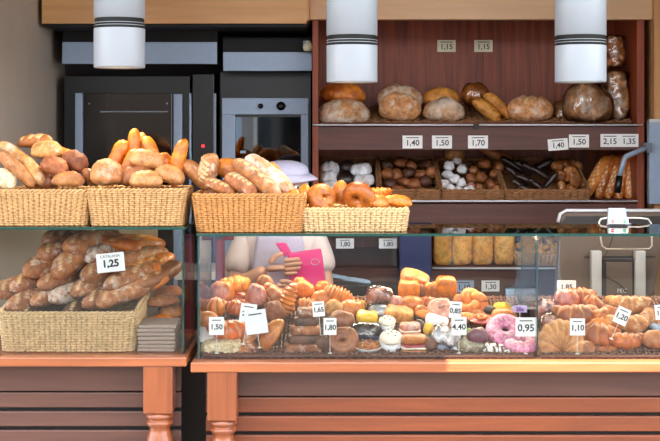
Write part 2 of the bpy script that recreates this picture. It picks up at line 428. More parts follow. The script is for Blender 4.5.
# rattan mat on the upper shelf
def rattan(name, x0, x1, y0, y1, z0, z1, mat, parent, pitch=.016, r=.0035, cross=.03):
    mb = MB(); n = int((x1-x0)/pitch); th = math.atan2(z1-z0, y1-y0)
    for i in range(n+1):
        x = x0+(x1-x0)*i/n
        mb.tube([(x, y0+(y1-y0)*k/10, z0+(z1-z0)*k/10+(r*1.1)*(1 if (k+i) % 2 else -1)) for k in range(11)], r, 5)
    k = y0
    while k < y1:
        mb.tube([(x0+(x1-x0)*i/(2*n), k, z0+(z1-z0)*(k-y0)/(y1-y0)+.5*r*math.sin(i*PI/2)) for i in range(2*n+1)], r*.9, 5); k += cross
    return mb.build(name, mat, parent, True)
mt = empty('rattan_mat', (l.x, YS, zz(125)), 'brown woven rattan mat sloping under the large loaves of the upper shelf', 'mat')
rattan('weave', xl+.03, xr-.005, .03, .37, .004, .085, 'straw_dark', mt, .022, .0045, .035)
MB().tube([(xl+.03, .03, .006), (xr-.005, .03, .006)], .006, 6).build('edge', 'tray_brown', mt, True)

# steel plate right of the shelving
a, b = at(649.5, 204, 1.22), at(672, 121, 1.22)
o = empty('steel_cabinet', ((a.x+b.x)/2, 1.22, a.z), 'pale steel bread slicer housing at the right edge beside the shelving', 'slicer')
hw = (b.x-a.x)/2
MB().box(-hw, hw, 0, .04, 0, b.z-a.z).build('body', 'steel', o, bevel=.002)
MB().box(-hw, hw, -.006, .03, b.z-a.z-.006, b.z-a.z+.008).build('top_edge', 'chrome', o, bevel=.002)
# bent lever
c = at(625, 165, 1.2)
o = empty('lever_handle', c, 'bent grey metal lever with black grip hanging before the leaning baguettes', 'lever')
p = [at(646, 148, 1.21)-c, at(625, 157, 1.2)-c, at(619.5, 176, 1.19)-c]
MB().tube([p[0], p[1]*.95+p[0]*.05, p[1]*.97+p[2]*.03, p[2]], .0105, 8).build('arm', 'steel', o, True)
MB().tube([p[2], at(617.5, 193, 1.185)-c], .0135, 10).build('grip', 'black_panel', o, True)
tag(MB().box(-.01, .01, 0, .1, -.02, .02, T=Matrix.Translation((c.x+.1, 1.2, c.z+.07))).build('mount', 'steel_dark', None), 'small dark mount holding the bent lever to the slicer housing', 'mount')

# price labels on the shelving
def label(px, py, wpx, hpx, Y, txt, lab, mat='card_white', rot=0, grp=None, name='price_label', cat='price label', size=.62):
    c = at(px, py, Y); wd, h = s(wpx, Y), s(hpx, Y)
    o = empty(name, c, lab, cat, grp); o.rotation_euler = (0, rot, 0)
    MB().box(-wd/2, wd/2, 0, .0015, -h/2, h/2).build('card', mat, o)
    txts = txt if isinstance(txt, list) else [(txt, 0)]
    for t, dx in txts:
        put_text(t, h*size, o, dx*wd, -h*.08, y=-.0012, bold=.0004)
        MB().box(dx*wd-h*.5, dx*wd+h*.5, -.0008, .0, h*.3, h*.36).build('caption_line', 'ink', o)
    return o
label(446.5, 46, 18.5, 12, YS+.395, '1,15', 'left of two cream price labels on the mahogany back panel', 'card_cream')
label(483.5, 46, 18.5, 12, YS+.395, '1,15', 'right of two cream price labels on the mahogany back panel', 'card_cream')
label(412.5, 142, 20, 13, YS-.003, '1,40', 'white 1,40 label straight on the upper shelf board')
label(442, 142, 20, 13, YS-.003, '1,50', 'white 1,50 label below the pale loaves at the second shelf baskets')
label(478, 142, 20, 13, YS-.003, '1,70', 'white 1,70 label under the long golden loaves')
label(558, 144.5, 20, 11.5, YS-.003, '1,40', 'tilted white 1,40 label on the upper shelf board', rot=-.08)
label(579, 141, 20, 13, YS-.003, '1,50', 'white 1,50 label beside the tilted label on the shelf board')
label(619.5, 140.5, 38, 13, YS-.003, [('2,15', -.25), ('1,35', .25)], 'wide white double label reading 2,15 and 1,35')
label(490.5, 286, 18, 11, YS-.003, '1,30', 'grey 1,30 label under the square golden loaves behind the glass')
label(464, 286.5, 20, 12, YS-.003, '1,10', 'blurred grey label left of the 1,30 label behind the glass', 'paper_blue')
label(345, 243.5, 18, 10, YS+.0, '1,80', 'grey label behind the person at the lower dark shelf, left one')
label(388, 243.5, 18, 10, YS+.0, '1,80', 'grey label at the lower dark shelf beside the blue panel')
# ------------------------------------------------------------------ tables and glass cases
def pane(name, x0, x1, y0, y1, z0, z1, parent, g='clear_glass'):
    d = [x1-x0, y1-y0, z1-z0]; ax = d.index(min(d))
    mb = MB().box(x0, x1, y0, y1, z0, z1)
    for i, f in enumerate(mb.f):
        p = [Vector(mb.v[k]) for k in f]; nrm = (p[1]-p[0]).cross(p[2]-p[0])
        mb.m[i] = 0 if max(range(3), key=lambda a: abs(nrm[a])) == ax else 1
    return mb.build(name, [g, 'glass_edge'], parent)
def turned_leg(parent, x, y, ztop, zblock, w, label=None):
    mb = MB().box(x-w/2, x+w/2, y-w/2, y+w/2, zblock, ztop)
    r = w/2; z = zblock
    prof = [(r*.80, z+.002), (r*.84, z-.004), (r*.97, z-.010), (r*.97, z-.017), (r*.80, z-.023), (r*.78, z-.026), (r*.93, z-.031), (r*.95, z-.037), (r*.80, z-.045),
            (r*.70, z-.053), (r*.74, z-.062), (r*.90, z-.085), (r*.98, z-.12), (r*.97, z-.16), (r*.85, z-.25), (r*.68, z-.36), (r*.55, z-.45), (r*.55, z-.47), (r*.85, z-.49), (r*.85, z-.51), (r*.55, z-.53), (r*.7, z-.58), (r*.5, .01), (r*.5, 0)]
    mb.lathe(prof[::-1], 28, c=(x, y, 0))
    o = mb.build('leg', 'leg_wood', parent)
    for p in o.data.polygons:
        if p.area < w*.05: p.use_smooth = True
    b = o.modifiers.new('b', 'BEVEL'); b.width = .002; b.segments = 2; b.limit_method = 'ANGLE'; b.angle_limit = math.radians(60)
    return o
def table(lab, px0, px1, ztop, thick, legpx, apz, groove, mat_edge, yf=-.055, slat='slat_wood'):
    xa, xb = at(px0, 0, yf).x, at(px1, 0, yf).x
    o = empty('display_table', ((xa+xb)/2, .2, 0), lab, 'table')
    l = o.location
    MB().box(xa-l.x, xb-l.x, yf-l.y, .52-l.y, ztop-thick, ztop).build('tabletop', mat_edge, o, bevel=.004)
    MB().box(xa+.035-l.x, xb-.03-l.x, .06-l.y, .085-l.y, apz, ztop-thick).build('apron', 'apron_wood', o, bevel=.002)
    for px in legpx:
        turned_leg(o, at(px, 0, -.01).x-l.x, -.005-l.y, ztop-thick, groove[1], s(29, -.01))
    z = apz; k = 0
    while z > .25:
        MB().box(xa+.035-l.x, xb-.03-l.x, .066-l.y, .085-l.y, z-.0535, z-.006).build('slat', slat, o, bevel=.003)
        z -= .0595; k += 1
    MB().box(xa+.035-l.x, xb-.03-l.x, .086-l.y, .11-l.y, .1, apz).build('backing_board', 'black_matte', o)
    return o
table('left reddish wooden table with one turned leg under the smaller glass case', -44, 186.5, at(0, 357.5, -.055).z, .0285, (159.5,), at(0, 391, .06).z, (0, at(0, 411, -.01).z), 'table_wood', slat='apron_wood')
table('long reddish wooden table with slatted front under the big glass case', 190.5, 790, at(0, 362.5, -.055).z, .031, (223, 760), at(0, 396, .06).z, (0, at(0, 418, -.01).z), 'table_wood')

ZL0, ZL1 = at(0, 357.5, -.055).z+.0006, at(0, 227, 0).z
ZR0, ZR1 = at(0, 362.5, -.055).z+.0006, at(0, 233.5, 0).z
def case(lab, px0, px1, z0, z1, seams, d=.41, left=True, right=True):
    xa, xb = at(px0, 0, 0).x, at(px1, 0, 0).x
    o = empty('glass_display_case', ((xa+xb)/2, .2, z0), lab, 'display case'); l = o.location
    A, B = xa-l.x, xb-l.x; H = z1-z0; t = .008
    pts = [A]+[at(p, 0, 0).x-l.x for p in seams]+[B]
    for i in range(len(pts)-1):
        pane('front_pane', pts[i]+(.001 if i else 0), pts[i+1]-.001, -.2, -.2+.006, 0, H-t, o)
    pane('top_pane', A-.004, B+.004, -.204, d-.2, H-t, H, o, 'top_glass')
    if left: pane('side_pane', A, A+.006, -.193, d-.2, 0, H-t, o)
    if right: pane('side_pane', B-.006, B, -.193, d-.2, 0, H-t, o)
    if not left: return o, A, B, H
    MB().box(A+.012, B-.012, d-.2-.03, d-.2-.008, H-t-.014, H-t-.001).build('light_strip', 'steel', o, bevel=.002)
    MB().box(A+.016, B-.016, d-.2-.028, d-.2-.010, H-t-.0165, H-t-.0145).build('light_diffuser', 'led_glow', o)
    ld = bpy.data.lights.new('strip_light', 'AREA'); ld.shape = 'RECTANGLE'; ld.size = B-A-.04; ld.size_y = .02; ld.energy = STRIP*(B-A); ld.color = (1, .84, .62)
    lo = bpy.data.objects.new('strip_light', ld); C.objects.link(lo); lo.parent = o; lo.location = ((A+B)/2, d-.2-.03, H-t-.022); lo.rotation_euler = (math.radians(-38), 0, 0)
    return o, A, B, H
lc, A, B, H = case('small glass display case holding the floury dark loaves', -40, 184, ZL0, ZL1, [], left=False)
MB().box(A+.01, at(158, 0, .4).x-lc.location.x, .19, .2, .0, H-.012).build('back_panel', 'wall_paint', lc)
rc, A, B, H = case('long glass display case full of pastries', 197.5, 780, ZR0, ZR1, [536])
for px in (286, 536):
    x = at(px, 0, .4).x-rc.location.x
# price shelf edges inside: clear divider at the seam
pane('divider', at(536, 0, .03).x-rc.location.x, at(536, 0, .03).x-rc.location.x+.005, -.18, .15, .02, H-.02, rc)

# ------------------------------------------------------------------ bread builders
def nz(p, sc, seed): return noise.noise(Vector(p)*sc+Vector((seed*7.13, seed*3.7, seed)))
def loaf(L, W, H, seed=0, bend=0, p=2.6, taper=0, lump=.08, scores=(), nu=34, nv=26, flat=.5, twist=0, seg=0, segd=0, sharp=.5, crack=0, sq=2):
    """a bread lying along X: rounded ends, flattened base, optional bend (radians), slashes, cracks and segments"""
    mb = MB(); vs_, at_ = [], []
    def P(u, v):
        t = -math.cos(PI*u); t = t*.35+(2*u-1)*.65
        r = max(0, 1-abs(t)**p)**sharp*(1-taper*t)
        sg = 0
        if seg:
            q = (t*.5+.5)*seg+ .12*math.cos(v)
            fr = q-math.floor(q); sg = fr
            r *= 1-segd+segd*math.sin(PI*min(1, fr*1.02))**.6
        th = 2*PI*v/1.
        cy, cz = math.cos(th), math.sin(th)
        if sq != 2: cy, cz = math.copysign(abs(cy)**(2/sq), cy), math.copysign(abs(cz)**(2/sq), cz)
        y, z = cy*W/2*r, cz*H/2*r
        if z < 0: z *= flat
        x = t*L/2
        q = Vector((x/ max(L, .01)*2.2, y/max(W, .01)*1.3, z/max(H, .01)*1.2))
        k = 1+lump*2*nz(q, 1.3, seed)+lump*.7*nz(q, 3.4, seed+3)+.05*nz(q, 8, seed+5)
        y *= k; z *= k
        cut = 0.
        if z > 0 or seg:
            for (a, off, wd) in scores:         # a: slant, off: position -1..1, wd: half width
                dd = (t-off-a*y/(W/2))/wd
                if abs(dd) < 1 and abs(y) < W*.40*r:
                    g = (1-dd*dd); cut = max(cut, g); z -= H*.07*g; 
        if crack and z > 0:
            c = 1-abs(nz((x/W, y/W, z/W), 4.3, seed+9))*6.5
            if c > 0: cut = max(cut, c*crack); z -= H*.03*c
        if seg: cut = max(cut, (1-math.sin(PI*min(1, sg)))**3*.35)
        if bend:
            R = L/bend; a = x/R
            x, y = (R-y)*math.sin(a), R-(R-y)*math.cos(a)
        return (x, y, z), cut
    for i in range(nu+1):
        if i in (0, nu):
            a, c = P(i/nu, 0); vs_.append(a); at_.append(c); continue
        for j in range(nv):
            a, c = P(i/nu, j/nv); vs_.append(a); at_.append(c)
    fs = [(0, 1+(j+1) % nv, 1+j) for j in range(nv)]
    for i in range(nu-2):
        for j in range(nv):
            k = (j+1) % nv; fs.append((1+i*nv+j, 1+i*nv+k, 1+(i+1)*nv+k, 1+(i+1)*nv+j))
    e = len(vs_)-1; b0 = 1+(nu-2)*nv
    fs += [(e, b0+j, b0+(j+1) % nv) for j in range(nv)]
    return mb.add(vs_, fs, 0, at_)
def croissant(L, W, seed=0, arc=2.4, seg=7):
    return loaf(L, W, W*.92, seed, bend=arc, p=1.7, lump=.08, seg=seg, segd=.20, flat=.75, sharp=.62, nu=84, nv=20)
def fan(W, H, T, n=9, seed=0):
    """a shell shaped flat pastry with ridges radiating from its lower middle"""
    mb = MB(); vs_, at_ = [], []; R_, K = 14, n*8
    for side in (1, -1):
        for i in range(R_+1):
            r = i/R_
            for j in range(K+1):
                a = PI*(j/K)*1.04-.02*PI; g = abs(math.sin(n*PI*j/K))
                e = 1+.05*g
                z = side*T/2*(1-r**4)**.5*(.72+.28*g)*(1 if side > 0 else .5)*(1-.35*(1-r))
                vs_.append((W/2*r*e*math.cos(a), H*r*e*math.sin(a)**.8 if math.sin(a) > 0 else H*r*e*math.sin(a), z)); at_.append(max(0, 1-3*g)*.0+(1-g)*.35 if side > 0 else 0)
        
    o = (R_+1)*(K+1); fs = []
    for sd_ in (0, 1):
        for i in range(R_):
            for j in range(K):
                f = (sd_*o+i*(K+1)+j, sd_*o+(i+1)*(K+1)+j, sd_*o+(i+1)*(K+1)+j+1, sd_*o+i*(K+1)+j+1)
                fs.append(f if sd_ == 0 else f[::-1])
    for j in range(K):
        a = R_*(K+1)+j; fs.append((a, o+a, o+a+1, a+1))
    return mb.add(vs_, fs, 0, at_)
def spiral(R0, T, turns=2.6, seed=0, n=90, k=10):
    pts, rr = [], []
    for i in range(n+1):
        u = i/n; a = turns*2*PI*u; r = T*.3+(R0-T*.5)*u
        pts.append((r*math.cos(a), r*math.sin(a), T*.25*(1-u)+.06*T*nz((a, 0, 0), .7, seed))); rr.append(T*.5*(.75+.25*u)*(1-.8*max(0, u-.93)/.07))
    return MB().tube(pts, rr, k)
def knot(R0, T, seed=0):
    pts, rr = [], []
    for i in range(120):
        a = 2*PI*i/120
        r = R0*(.62+.28*math.cos(3*a+seed)); pts.append((r*math.cos(2*a), r*math.sin(2*a), T*.32*math.sin(3*a+seed))); rr.append(T*(.46+.05*math.sin(5*a+seed)))
    return MB().tube(pts, rr, 10, closed=True)
def torus(R0, r, n=44, k=18, half=False, sq=.85, seed=0, gr=1.):
    mb = MB(); vs_ = []; a0, a1 = (0, 2*PI) if not half else (-.25, PI+.25)
    kk = k if not half else k-1
    for i in range(n):
        a = 2*PI*i/n
        for j in range(k):
            th = a0+(a1-a0)*j/kk
            rr = r*gr*(1+.05*nz((math.cos(a), math.sin(a), th*.3), 2, seed))
            if half and (j == 0 or j == kk): rr *= 1+.03*math.sin(7*a)
            q = R0+rr*math.cos(th)
            vs_.append((q*math.cos(a), q*math.sin(a), rr*sq*math.sin(th)))
    fs = []
    for i in range(n):
        for j in range(k if not half else k-1):
            fs.append((i*k+j, ((i+1) % n)*k+j, ((i+1) % n)*k+(j+1) % k, i*k+(j+1) % k))
    return mb.add(vs_, fs)
def settle(o, ymin=.026):
    bpy.context.view_layer.update()
    y0 = min((ch.matrix_world @ Vector(b)).y for ch in [o]+list(o.children_recursive) if ch.type == 'MESH' for b in ch.bound_box)
    if y0 < ymin:
        d = o.location-cam.location; o.location = cam.location+d*(1+(ymin-y0)/d.y)
    return o
EULER = lambda rx, ry, rz: (math.radians(rx), math.radians(ry), math.radians(rz))
GRP = {}
def bread(name, mb, mat, loc, rot, label, cat='bread', group=None, smooth=True):
    o = mb.build(name, mat, None, smooth); o.location = loc; o.rotation_euler = EULER(*rot)
    return tag(o, label, cat, group)
def axis_rot(d, roll=0):
    """euler that turns the loaf's X axis to d with its Z kept as upright as can be"""
    d = Vector(d).normalized(); z = Vector((0, 0, 1)); z = (z-d*z.dot(d)); z = z.normalized() if z.length > .05 else Vector((0, -1, 0)); z = (z-d*z.dot(d)).normalized()
    y = z.cross(d); m = Matrix((d, y, z)).transposed() @ Matrix.Rotation(math.radians(roll), 3, 'X')
    return m.to_euler()
def dloaf(name, mb, mat, centre, d, label, cat='bread', group=None, roll=0):
    o = mb.build(name, mat, None, True); o.location = centre; o.rotation_euler = axis_rot(d, roll)
    return tag(o, label, cat, group)

# ------------------------------------------------------------------ baskets
def basket(lab, w, d, h, flare, loc, rows=17, rotz=0, mat='straw', stakes=.0165, hback=None, name='wicker_basket', r=None, group=None, tilt=0, shelf=False, coarse=False):
    o = empty(name, loc, lab, 'basket', group, (math.radians(tilt), 0, rotz))
    rc_ = .03 if not shelf else .012
    def outline(n, k):
        per = []
        hw, hd = w/2*k, d/2*k if not shelf else d/2
        segs = [((hw-rc_, -hd), (1, 0)), ]
        pts = []
        def arc(cx, cy, a0):
            for i in range(5): a = a0+PI/2*i/4; pts.append((cx+rc_*math.cos(a), cy+rc_*math.sin(a)))
        arc(hw-rc_, -hd+rc_, -PI/2); arc(hw-rc_, hd-rc_, 0); arc(-hw+rc_, hd-rc_, PI/2); arc(-hw+rc_, -hd+rc_, PI)
        pts.append(pts[0])
        L_ = [0]
        for a, b in zip(pts, pts[1:]): L_.append(L_[-1]+math.dist(a, b))
        out = []; j = 0
        for i in range(n):
            t = L_[-1]*i/n
            while L_[j+1] < t: j += 1
            q = (t-L_[j])/(L_[j+1]-L_[j]+1e-12); a, b = pts[j], pts[j+1]
            tx, ty = b[0]-a[0], b[1]-a[1]; n_ = math.hypot(tx, ty)+1e-12
            out.append((a[0]+tx*q, a[1]+ty*q, ty/n_, -tx/n_))
        return out
    per = 2*(w+d); ns = max(12, int(per/stakes)); per_s = 6
    n = ns*per_s
    r = r or h/rows*.56
    ht = lambda y: h if hback is None else h+(hback-h)*(y/d+.5)
    mb = MB()
    for k in range(rows):
        f = (k+.5)/rows; ol = outline(n, 1+flare*f)
        pts = []
        for i, (x, y, nx, ny) in enumerate(ol):
            off = r*1.9*abs(math.sin(PI*i/per_s))**.8+r*.35*math.cos(PI*i/per_s+(PI if k % 2 else 0))
            pts.append((x+nx*off, y+ny*off, ht(y)*f))
        mb.tube(pts, r*1.02, 5, closed=True)
    bot = outline(ns, 1); top = outline(ns, 1+flare)
    for (x, y, *_), (X, Y, *_) in zip(bot, top): mb.tube([(x, y, 0), (X, Y, ht(Y)+.003)], .0024, 5)
    mb.build('woven_wall', mat, o, True)
    mb = MB(); ol = outline(ns*6, 1+flare)
    for ph in (0, PI):
        mb.tube([(x+nx*.0035*math.cos(i*.55+ph), y+ny*.0035*math.cos(i*.55+ph), ht(y)+.004+.0035*math.sin(i*.55+ph)) for i, (x, y, nx, ny) in enumerate(ol)], .0042, 5, closed=True)
    mb.build('rim', mat, o, True)
    mb = MB(); ol = outline(ns*6, 1.01)
    for ph in (0, PI):
        mb.tube([(x+nx*.003*math.cos(i*.55+ph), y+ny*.003*math.cos(i*.55+ph), .006+.003*math.sin(i*.55+ph)) for i, (x, y, nx, ny) in enumerate(ol)], .004, 5, closed=True)
    mb.build('foot_braid', mat, o, True)
    MB().box(-w/2+.006, w/2-.006, -d/2+.006, d/2-.006, .002, .008).build('base', mat, o)
    return o
def rod(name, px, py, Y, L, W, ang, dy, mat, label, cat='bread', group=None, roll=0, H=None, **kw):
    a = math.radians(ang); c = math.sqrt(1-dy*dy)
    seed = int(px*7+py*3) % 97
    mb = loaf(s(L, Y)/c, s(W, Y), s(H or W, Y)*(1.25 if 'flat' not in kw else 1.1), seed, **kw)
    return dloaf(name, mb, mat, at(px, py, Y), (math.cos(a)*c, dy, math.sin(a)*c), label, cat, group, roll)
SL = [(.5, t, .10) for t in (-.6, -.3, 0, .3, .6)]
# --- first basket on the small case
basket('straw coloured basket at the far left on the small glass case', .285, .22, .105, .10, (at(46.5, 0, .16).x, .16, ZL1+.0005), mat='straw')
G1 = None
rod('baguette', 15, 170, .07, 50, 15, -45, .15, 'c_tan', 'long pale pinkish baguette leaning at the left end of the first basket', lump=.04, p=4)
rod('baguette', 17, 157, .15, 44, 13, -38, .2, 'c_pale', 'pale baguette tip behind the pinkish baguette in the first basket', lump=.04, p=4)
rod('bread_roll', 3, 181, .06, 26, 20, -30, .1, 'c_oat', 'floury greyish roll cut by the left photo edge')
rod('bread_roll', 31, 171, .10, 36, 15, -55, .1, 'c_pale', 'pale tan oval roll leaning beside the pinkish baguette', lump=.1)
rod('bread_roll', 35, 143, .20, 36, 15, 4, .0, 'c_almond', 'flat crusty oval roll on top of the first basket', scores=[(.3, t, .12) for t in (-.5, 0, .5)])
rod('bread_roll', 47, 153, .15, 32, 20, 0, .1, 'c_pale', 'plump pale golden roll in the middle of the first basket')
rod('bread_roll', 63, 156, .21, 24, 14, -20, .1, 'c_orange', 'small orange roll peeking between the seeded rolls')
rod('bread_roll', 54, 169, .09, 29, 20, -22, .1, 'c_seed', 'dark seeded roll left of two in the first basket', lump=.12)
rod('bread_roll', 74, 164, .13, 28, 21, -30, .1, 'c_seed', 'reddish brown seeded roll right of two in the first basket', lump=.12)
rod('bread_roll', 68, 182, .07, 34, 16, 2, .05, 'c_tan', 'knobbly pale tan roll lying on the rim of the first basket', lump=.22)
rod('bread_roll', 88, 177, .10, 18, 14, -60, .2, 'c_brown', 'small brown roll at the right corner of the first basket', lump=.15)
rod('bread_roll', 42, 184, .14, 34, 22, 0, .1, 'c_brown', 'brown roll low in the first basket behind the oval roll')
# --- second basket
basket('straw basket of smooth rolls beside the left oven on the small glass case', .272, .22, .108, .11, (at(141, 0, .15).x, .15, ZL1+.0005), mat='straw')
rod('bread_finger', 119, 158, .20, 38, 16, 66, .1, 'c_orange', 'orange long roll standing at the left back of the second basket', lump=.04, p=4)
rod('bread_finger', 134, 150, .22, 44, 13, 88, .1, 'c_orange', 'upright tan long roll, tallest in the middle of the second basket', lump=.04, p=4)
rod('bread_finger', 142, 152, .25, 40, 12, 92, .1, 'c_yellow', 'narrow yellow long roll squeezed behind the upright rolls', lump=.04, p=4)
rod('bread_finger', 151, 155, .22, 40, 14, 112, .1, 'c_orange', 'yellow orange long roll leaning left behind the big oval roll', lump=.04, p=4)
rod('bread_finger', 130, 166, .15, 36, 13, 68, .2, 'c_gold', 'tan long roll leaning in front of the orange one', lump=.04, p=4)
rod('bread_roll', 147, 162, .11, 36, 21, -8, .0, 'c_soft', 'big oval golden roll in the centre of the second basket', lump=.04)
rod('bread_roll', 163, 164, .17, 22, 18, -50, .0, 'c_gold', 'golden roll tucked behind the big oval roll', lump=.04)
rod('bread_roll', 107, 177, .09, 34, 28, 0, .05, 'c_tan_flour', 'round pale roll with floury centre at the left of the second basket', lump=.04)
rod('bread_roll', 106, 168, .18, 22, 14, 20, .0, 'c_orange', 'orange roll behind the round floury roll')
rod('bread_roll', 137, 178, .10, 34, 22, 14, .05, 'c_brown', 'browner oval roll behind the front golden one in the second basket', lump=.04)
rod('bread_roll', 146, 182, .06, 34, 19, 0, .0, 'c_soft', 'smooth golden roll at the front rim of the second basket', lump=.04)
rod('bread_roll', 169, 177, .10, 32, 20, -18, .05, 'c_soft', 'tan oval roll at the right side of the second basket', lump=.04)
rod('bread_finger', 180, 163, .13, 50, 15, 76, .0, 'c_orange', 'tall orange long roll standing at the right end of the second basket', lump=.03, p=4)
# --- third basket
basket('orange straw basket of crusty loaves at the left end of the long glass case', .315, .23, .112, .10, (at(251, 0, .16).x, .16, ZR1+.0005), mat='straw_orange')
rod('crusty_loaf', 197, 178, .14, 46, 18, -47, .1, 'c_tan', 'olive tan loaf hanging over the left end of the third basket', lump=.05)
rod('crusty_loaf', 211, 170, .13, 34, 21, 80, .1, 'c_tan_flour', 'blunt crusty loaf standing upright at the left of the third basket', lump=.15, scores=SL)
rod('crusty_loaf', 219, 189, .07, 36, 15, -24, .1, 'c_almond', 'small crusty loaf resting on the front rim at the left', scores=SL)
rod('crusty_loaf', 240, 187, .08, 38, 19, -36, .1, 'c_brown_flour', 'browner loaf in the middle of the third basket', scores=SL)
rod('crusty_loaf', 229, 172, .17, 34, 22, -10, .0, 'c_gold', 'golden loaf at the back of the third basket')
rod('crusty_loaf', 256, 181, .10, 62, 19, -40, .15, 'c_tan_flour', 'long floury golden loaf lying diagonally across the third basket', scores=SL, lump=.05, p=3.4)
rod('crusty_loaf', 269, 177, .16, 62, 19, -40, .15, 'c_boule', 'long white dusted loaf behind the diagonal golden one', scores=SL, lump=.05, p=3.4)
rod('crusty_loaf', 281, 182, .19, 46, 11, -58, .1, 'c_orange', 'thin orange loaf at the right end of the third basket', p=4)
rod('crusty_loaf', 232, 196, .15, 60, 26, 0, .1, 'c_brown', 'brown loaf low inside the third basket behind the others')
# --- fourth basket: knots
basket('long pale straw basket of golden knotted rolls on the long glass case', .325, .20, .066, .06, (at(352, 0, .17).x, .17, ZR1+.0005), rows=9, mat='straw_pale')
def lump_roll(px, py, Y, W, H, mat, label, kind=0, rot=(0, 0, 0), cat='bread', name='knotted_roll', seed=None, **kw):
    sd = seed if seed is not None else int(px+py) % 50
    w_, h_ = s(W, Y), s(H, Y)
    if kind == 0: mb = loaf(w_, w_*.8, h_*1.25, sd, lump=.12, **kw)
    elif kind == 1: mb = spiral(w_/2*.86, h_*.62, 1.9, sd); 
    elif kind == 2: mb = knot(w_/2*.92, h_*.66, sd)
    elif kind == 3: mb = croissant(w_*1.35, h_*.85, sd)
    return bread(name, mb, mat, at(px, py, Y), rot, label, cat)
lump_roll(293, 201, .13, 20, 17, 'c_orange', 'small orange knotted roll at the left end of the fourth basket')
lump_roll(305, 198, .17, 18, 20, 'c_orange', 'small lumpy orange roll near the person with the cap', seed=4)
lump_roll(322, 198, .13, 31, 24, 'c_gold', 'round golden spiral roll, left of two big ones in the fourth basket', 1, (60, 0, 20))
lump_roll(341, 197, .18, 18, 24, 'c_gold', 'narrow golden roll between the two big knotted rolls', seed=9)
lump_roll(358, 198, .12, 36, 27, 'c_gold', 'biggest knotted roll in the middle of the fourth basket', 1, (62, 0, 160))
lump_roll(377, 194, .19, 28, 17, 'c_orange', 'orange twisted roll behind the long one in the fourth basket', 3, (30, 0, 170))
lump_roll(376, 204, .13, 26, 16, 'c_gold', 'flat golden roll right of the biggest knotted roll', seed=12)
rod('knotted_roll', 396, 203, .15, 33, 13, -5, .0, 'c_orange', 'long orange roll at the right end of the fourth basket', lump=.12)

# ------------------------------------------------------------------ small case: basket with dark floury loaves
b5 = basket('big pale straw basket filled with dark floury loaves in the small glass case', .40, .26, .118, .06, (at(60, 0, .17).x-.012, .175, ZL0+.0005), rows=15, mat='straw_pale', hback=.16)
b5.location.x = at(136, 0, .04).x-.215
cat_ = [  # nose px, py, width px, screen angle of the tail, how much it points away, nose Y, material
 (109, 286, 21, 18, .75, .09, 'c_catalan'), (102, 303, 22, 20, .70, .07, 'c_catalan'), (88, 304, 23, 15, .85, .085, 'c_brown_flour'),
 (75, 293, 19, 28, .75, .09, 'c_catalan'), (54, 299, 21, 10, .9, .075, 'c_catalan_white'), (35, 302, 19, 12, .9, .075, 'c_catalan'), (13, 307, 24, 20, .9, .07, 'c_catalan'),
 (43, 285, 21, 20, .88, .10, 'c_catalan'), (15, 287, 23, 12, .9, .10, 'c_brown_flour'), (87, 277, 25, 15, .85, .11, 'c_catalan'), (58, 273, 26, 40, .8, .12, 'c_catalan'),
 (30, 272, 27, 20, .85, .12, 'c_catalan'), (-1, 293, 22, 10, .9, .09, 'c_catalan'), (90, 258, 21, 12, .85, .15, 'c_catalan_white'), (44, 256, 26, 12, .88, .15, 'c_brown_flour'),
 (70, 247, 26, 3, .75, .16, 'c_catalan'), (47, 240, 20, 0, .8, .19, 'c_brown_flour'), (118, 263, 20, 8, .8, .16, 'c_catalan'), (68, 313, 22, 0, .9, .08, 'c_dark'), (125, 273, 18, 15, .8, .15, 'c_orange'),
 (22, 314, 22, 0, .9, .08, 'c_dark'), (108, 244, 18, -5, .7, .21, 'c_orange'), (132, 288, 19, 22, .75, .14, 'c_brown')]
lab5 = ['floury loaf under the white 1,25 card pointing at the viewer', 'long lowest floury loaf at the right of the case basket', 'dark floury loaf end left of the lowest long one',
 'floury loaf in the middle lying across the heap above the whitest loaf end', 'whitest cracked loaf end just left of the middle of the front row', 'small brown loaf end at the front row, second from left', 'tan floury loaf end at the left of the front row',
 'small pale loaf end just above the whitest loaves', 'brown loaf end above the left front one', 'round loaf end left below the 1,25 card', 'round loaf end with dark outline in the middle of the heap',
 'wide loaf end at the left side of the third row', 'loaf end cut by the left photo edge', 'loaf end touching the left side of the 1,25 card', 'brown loaf end second row from the top at the left',
 'largest loaf on top of the heap', 'darkest small loaf end at the top left of the heap', 'loaf directly behind the 1,25 card', 'dark loaf low behind the basket rim in the middle', 'orange ended loaf right of the card',
 'dark loaf low behind the basket rim at the left', 'bright orange loaf at the top right of the heap', 'brown loaf at the right side wall of the case basket']
for (px, py, W, ang, dy, Y, m_), lb in zip(cat_, lab5):
    L = .25; W_ = s(W, Y); a = math.radians(ang); c = math.sqrt(1-dy*dy); d = Vector((math.cos(a)*c, dy, math.sin(a)*c))
    L = min(L, (.385-Y)/dy)
    mb = loaf(L, W_, W_*1.12, int(px*3+py) % 50, p=2.8, lump=.09, flat=.75, scores=[(.6, -.55, .09), (.6, -.1, .09), (.6, .35, .09)])
    dloaf('floury_loaf', mb, m_, at(px, py, Y)+d*(L*.5-W_*.3), d, lb)
for i, (px, py, ang, L, lb) in enumerate([(120, 246, -10, 44, 'orange crusty stick at the top right of the loaf heap'), (135, 268, 20, 40, 'orange tip of a stick loaf in the upper right middle'), (128, 248, -25, 26, 'short bright orange loaf tip beside the wall panel'), (151, 286, 24, 38, 'orange tipped stick loaf lowest at the right of the heap'), (140, 276, 22, 44, 'orange crusty stick above the lowest orange tip')]):
    rod('stick_loaf', px, py, .24-.01*i, L, 15, ang, .3, 'c_orange', lb, p=3.4, lump=.08)
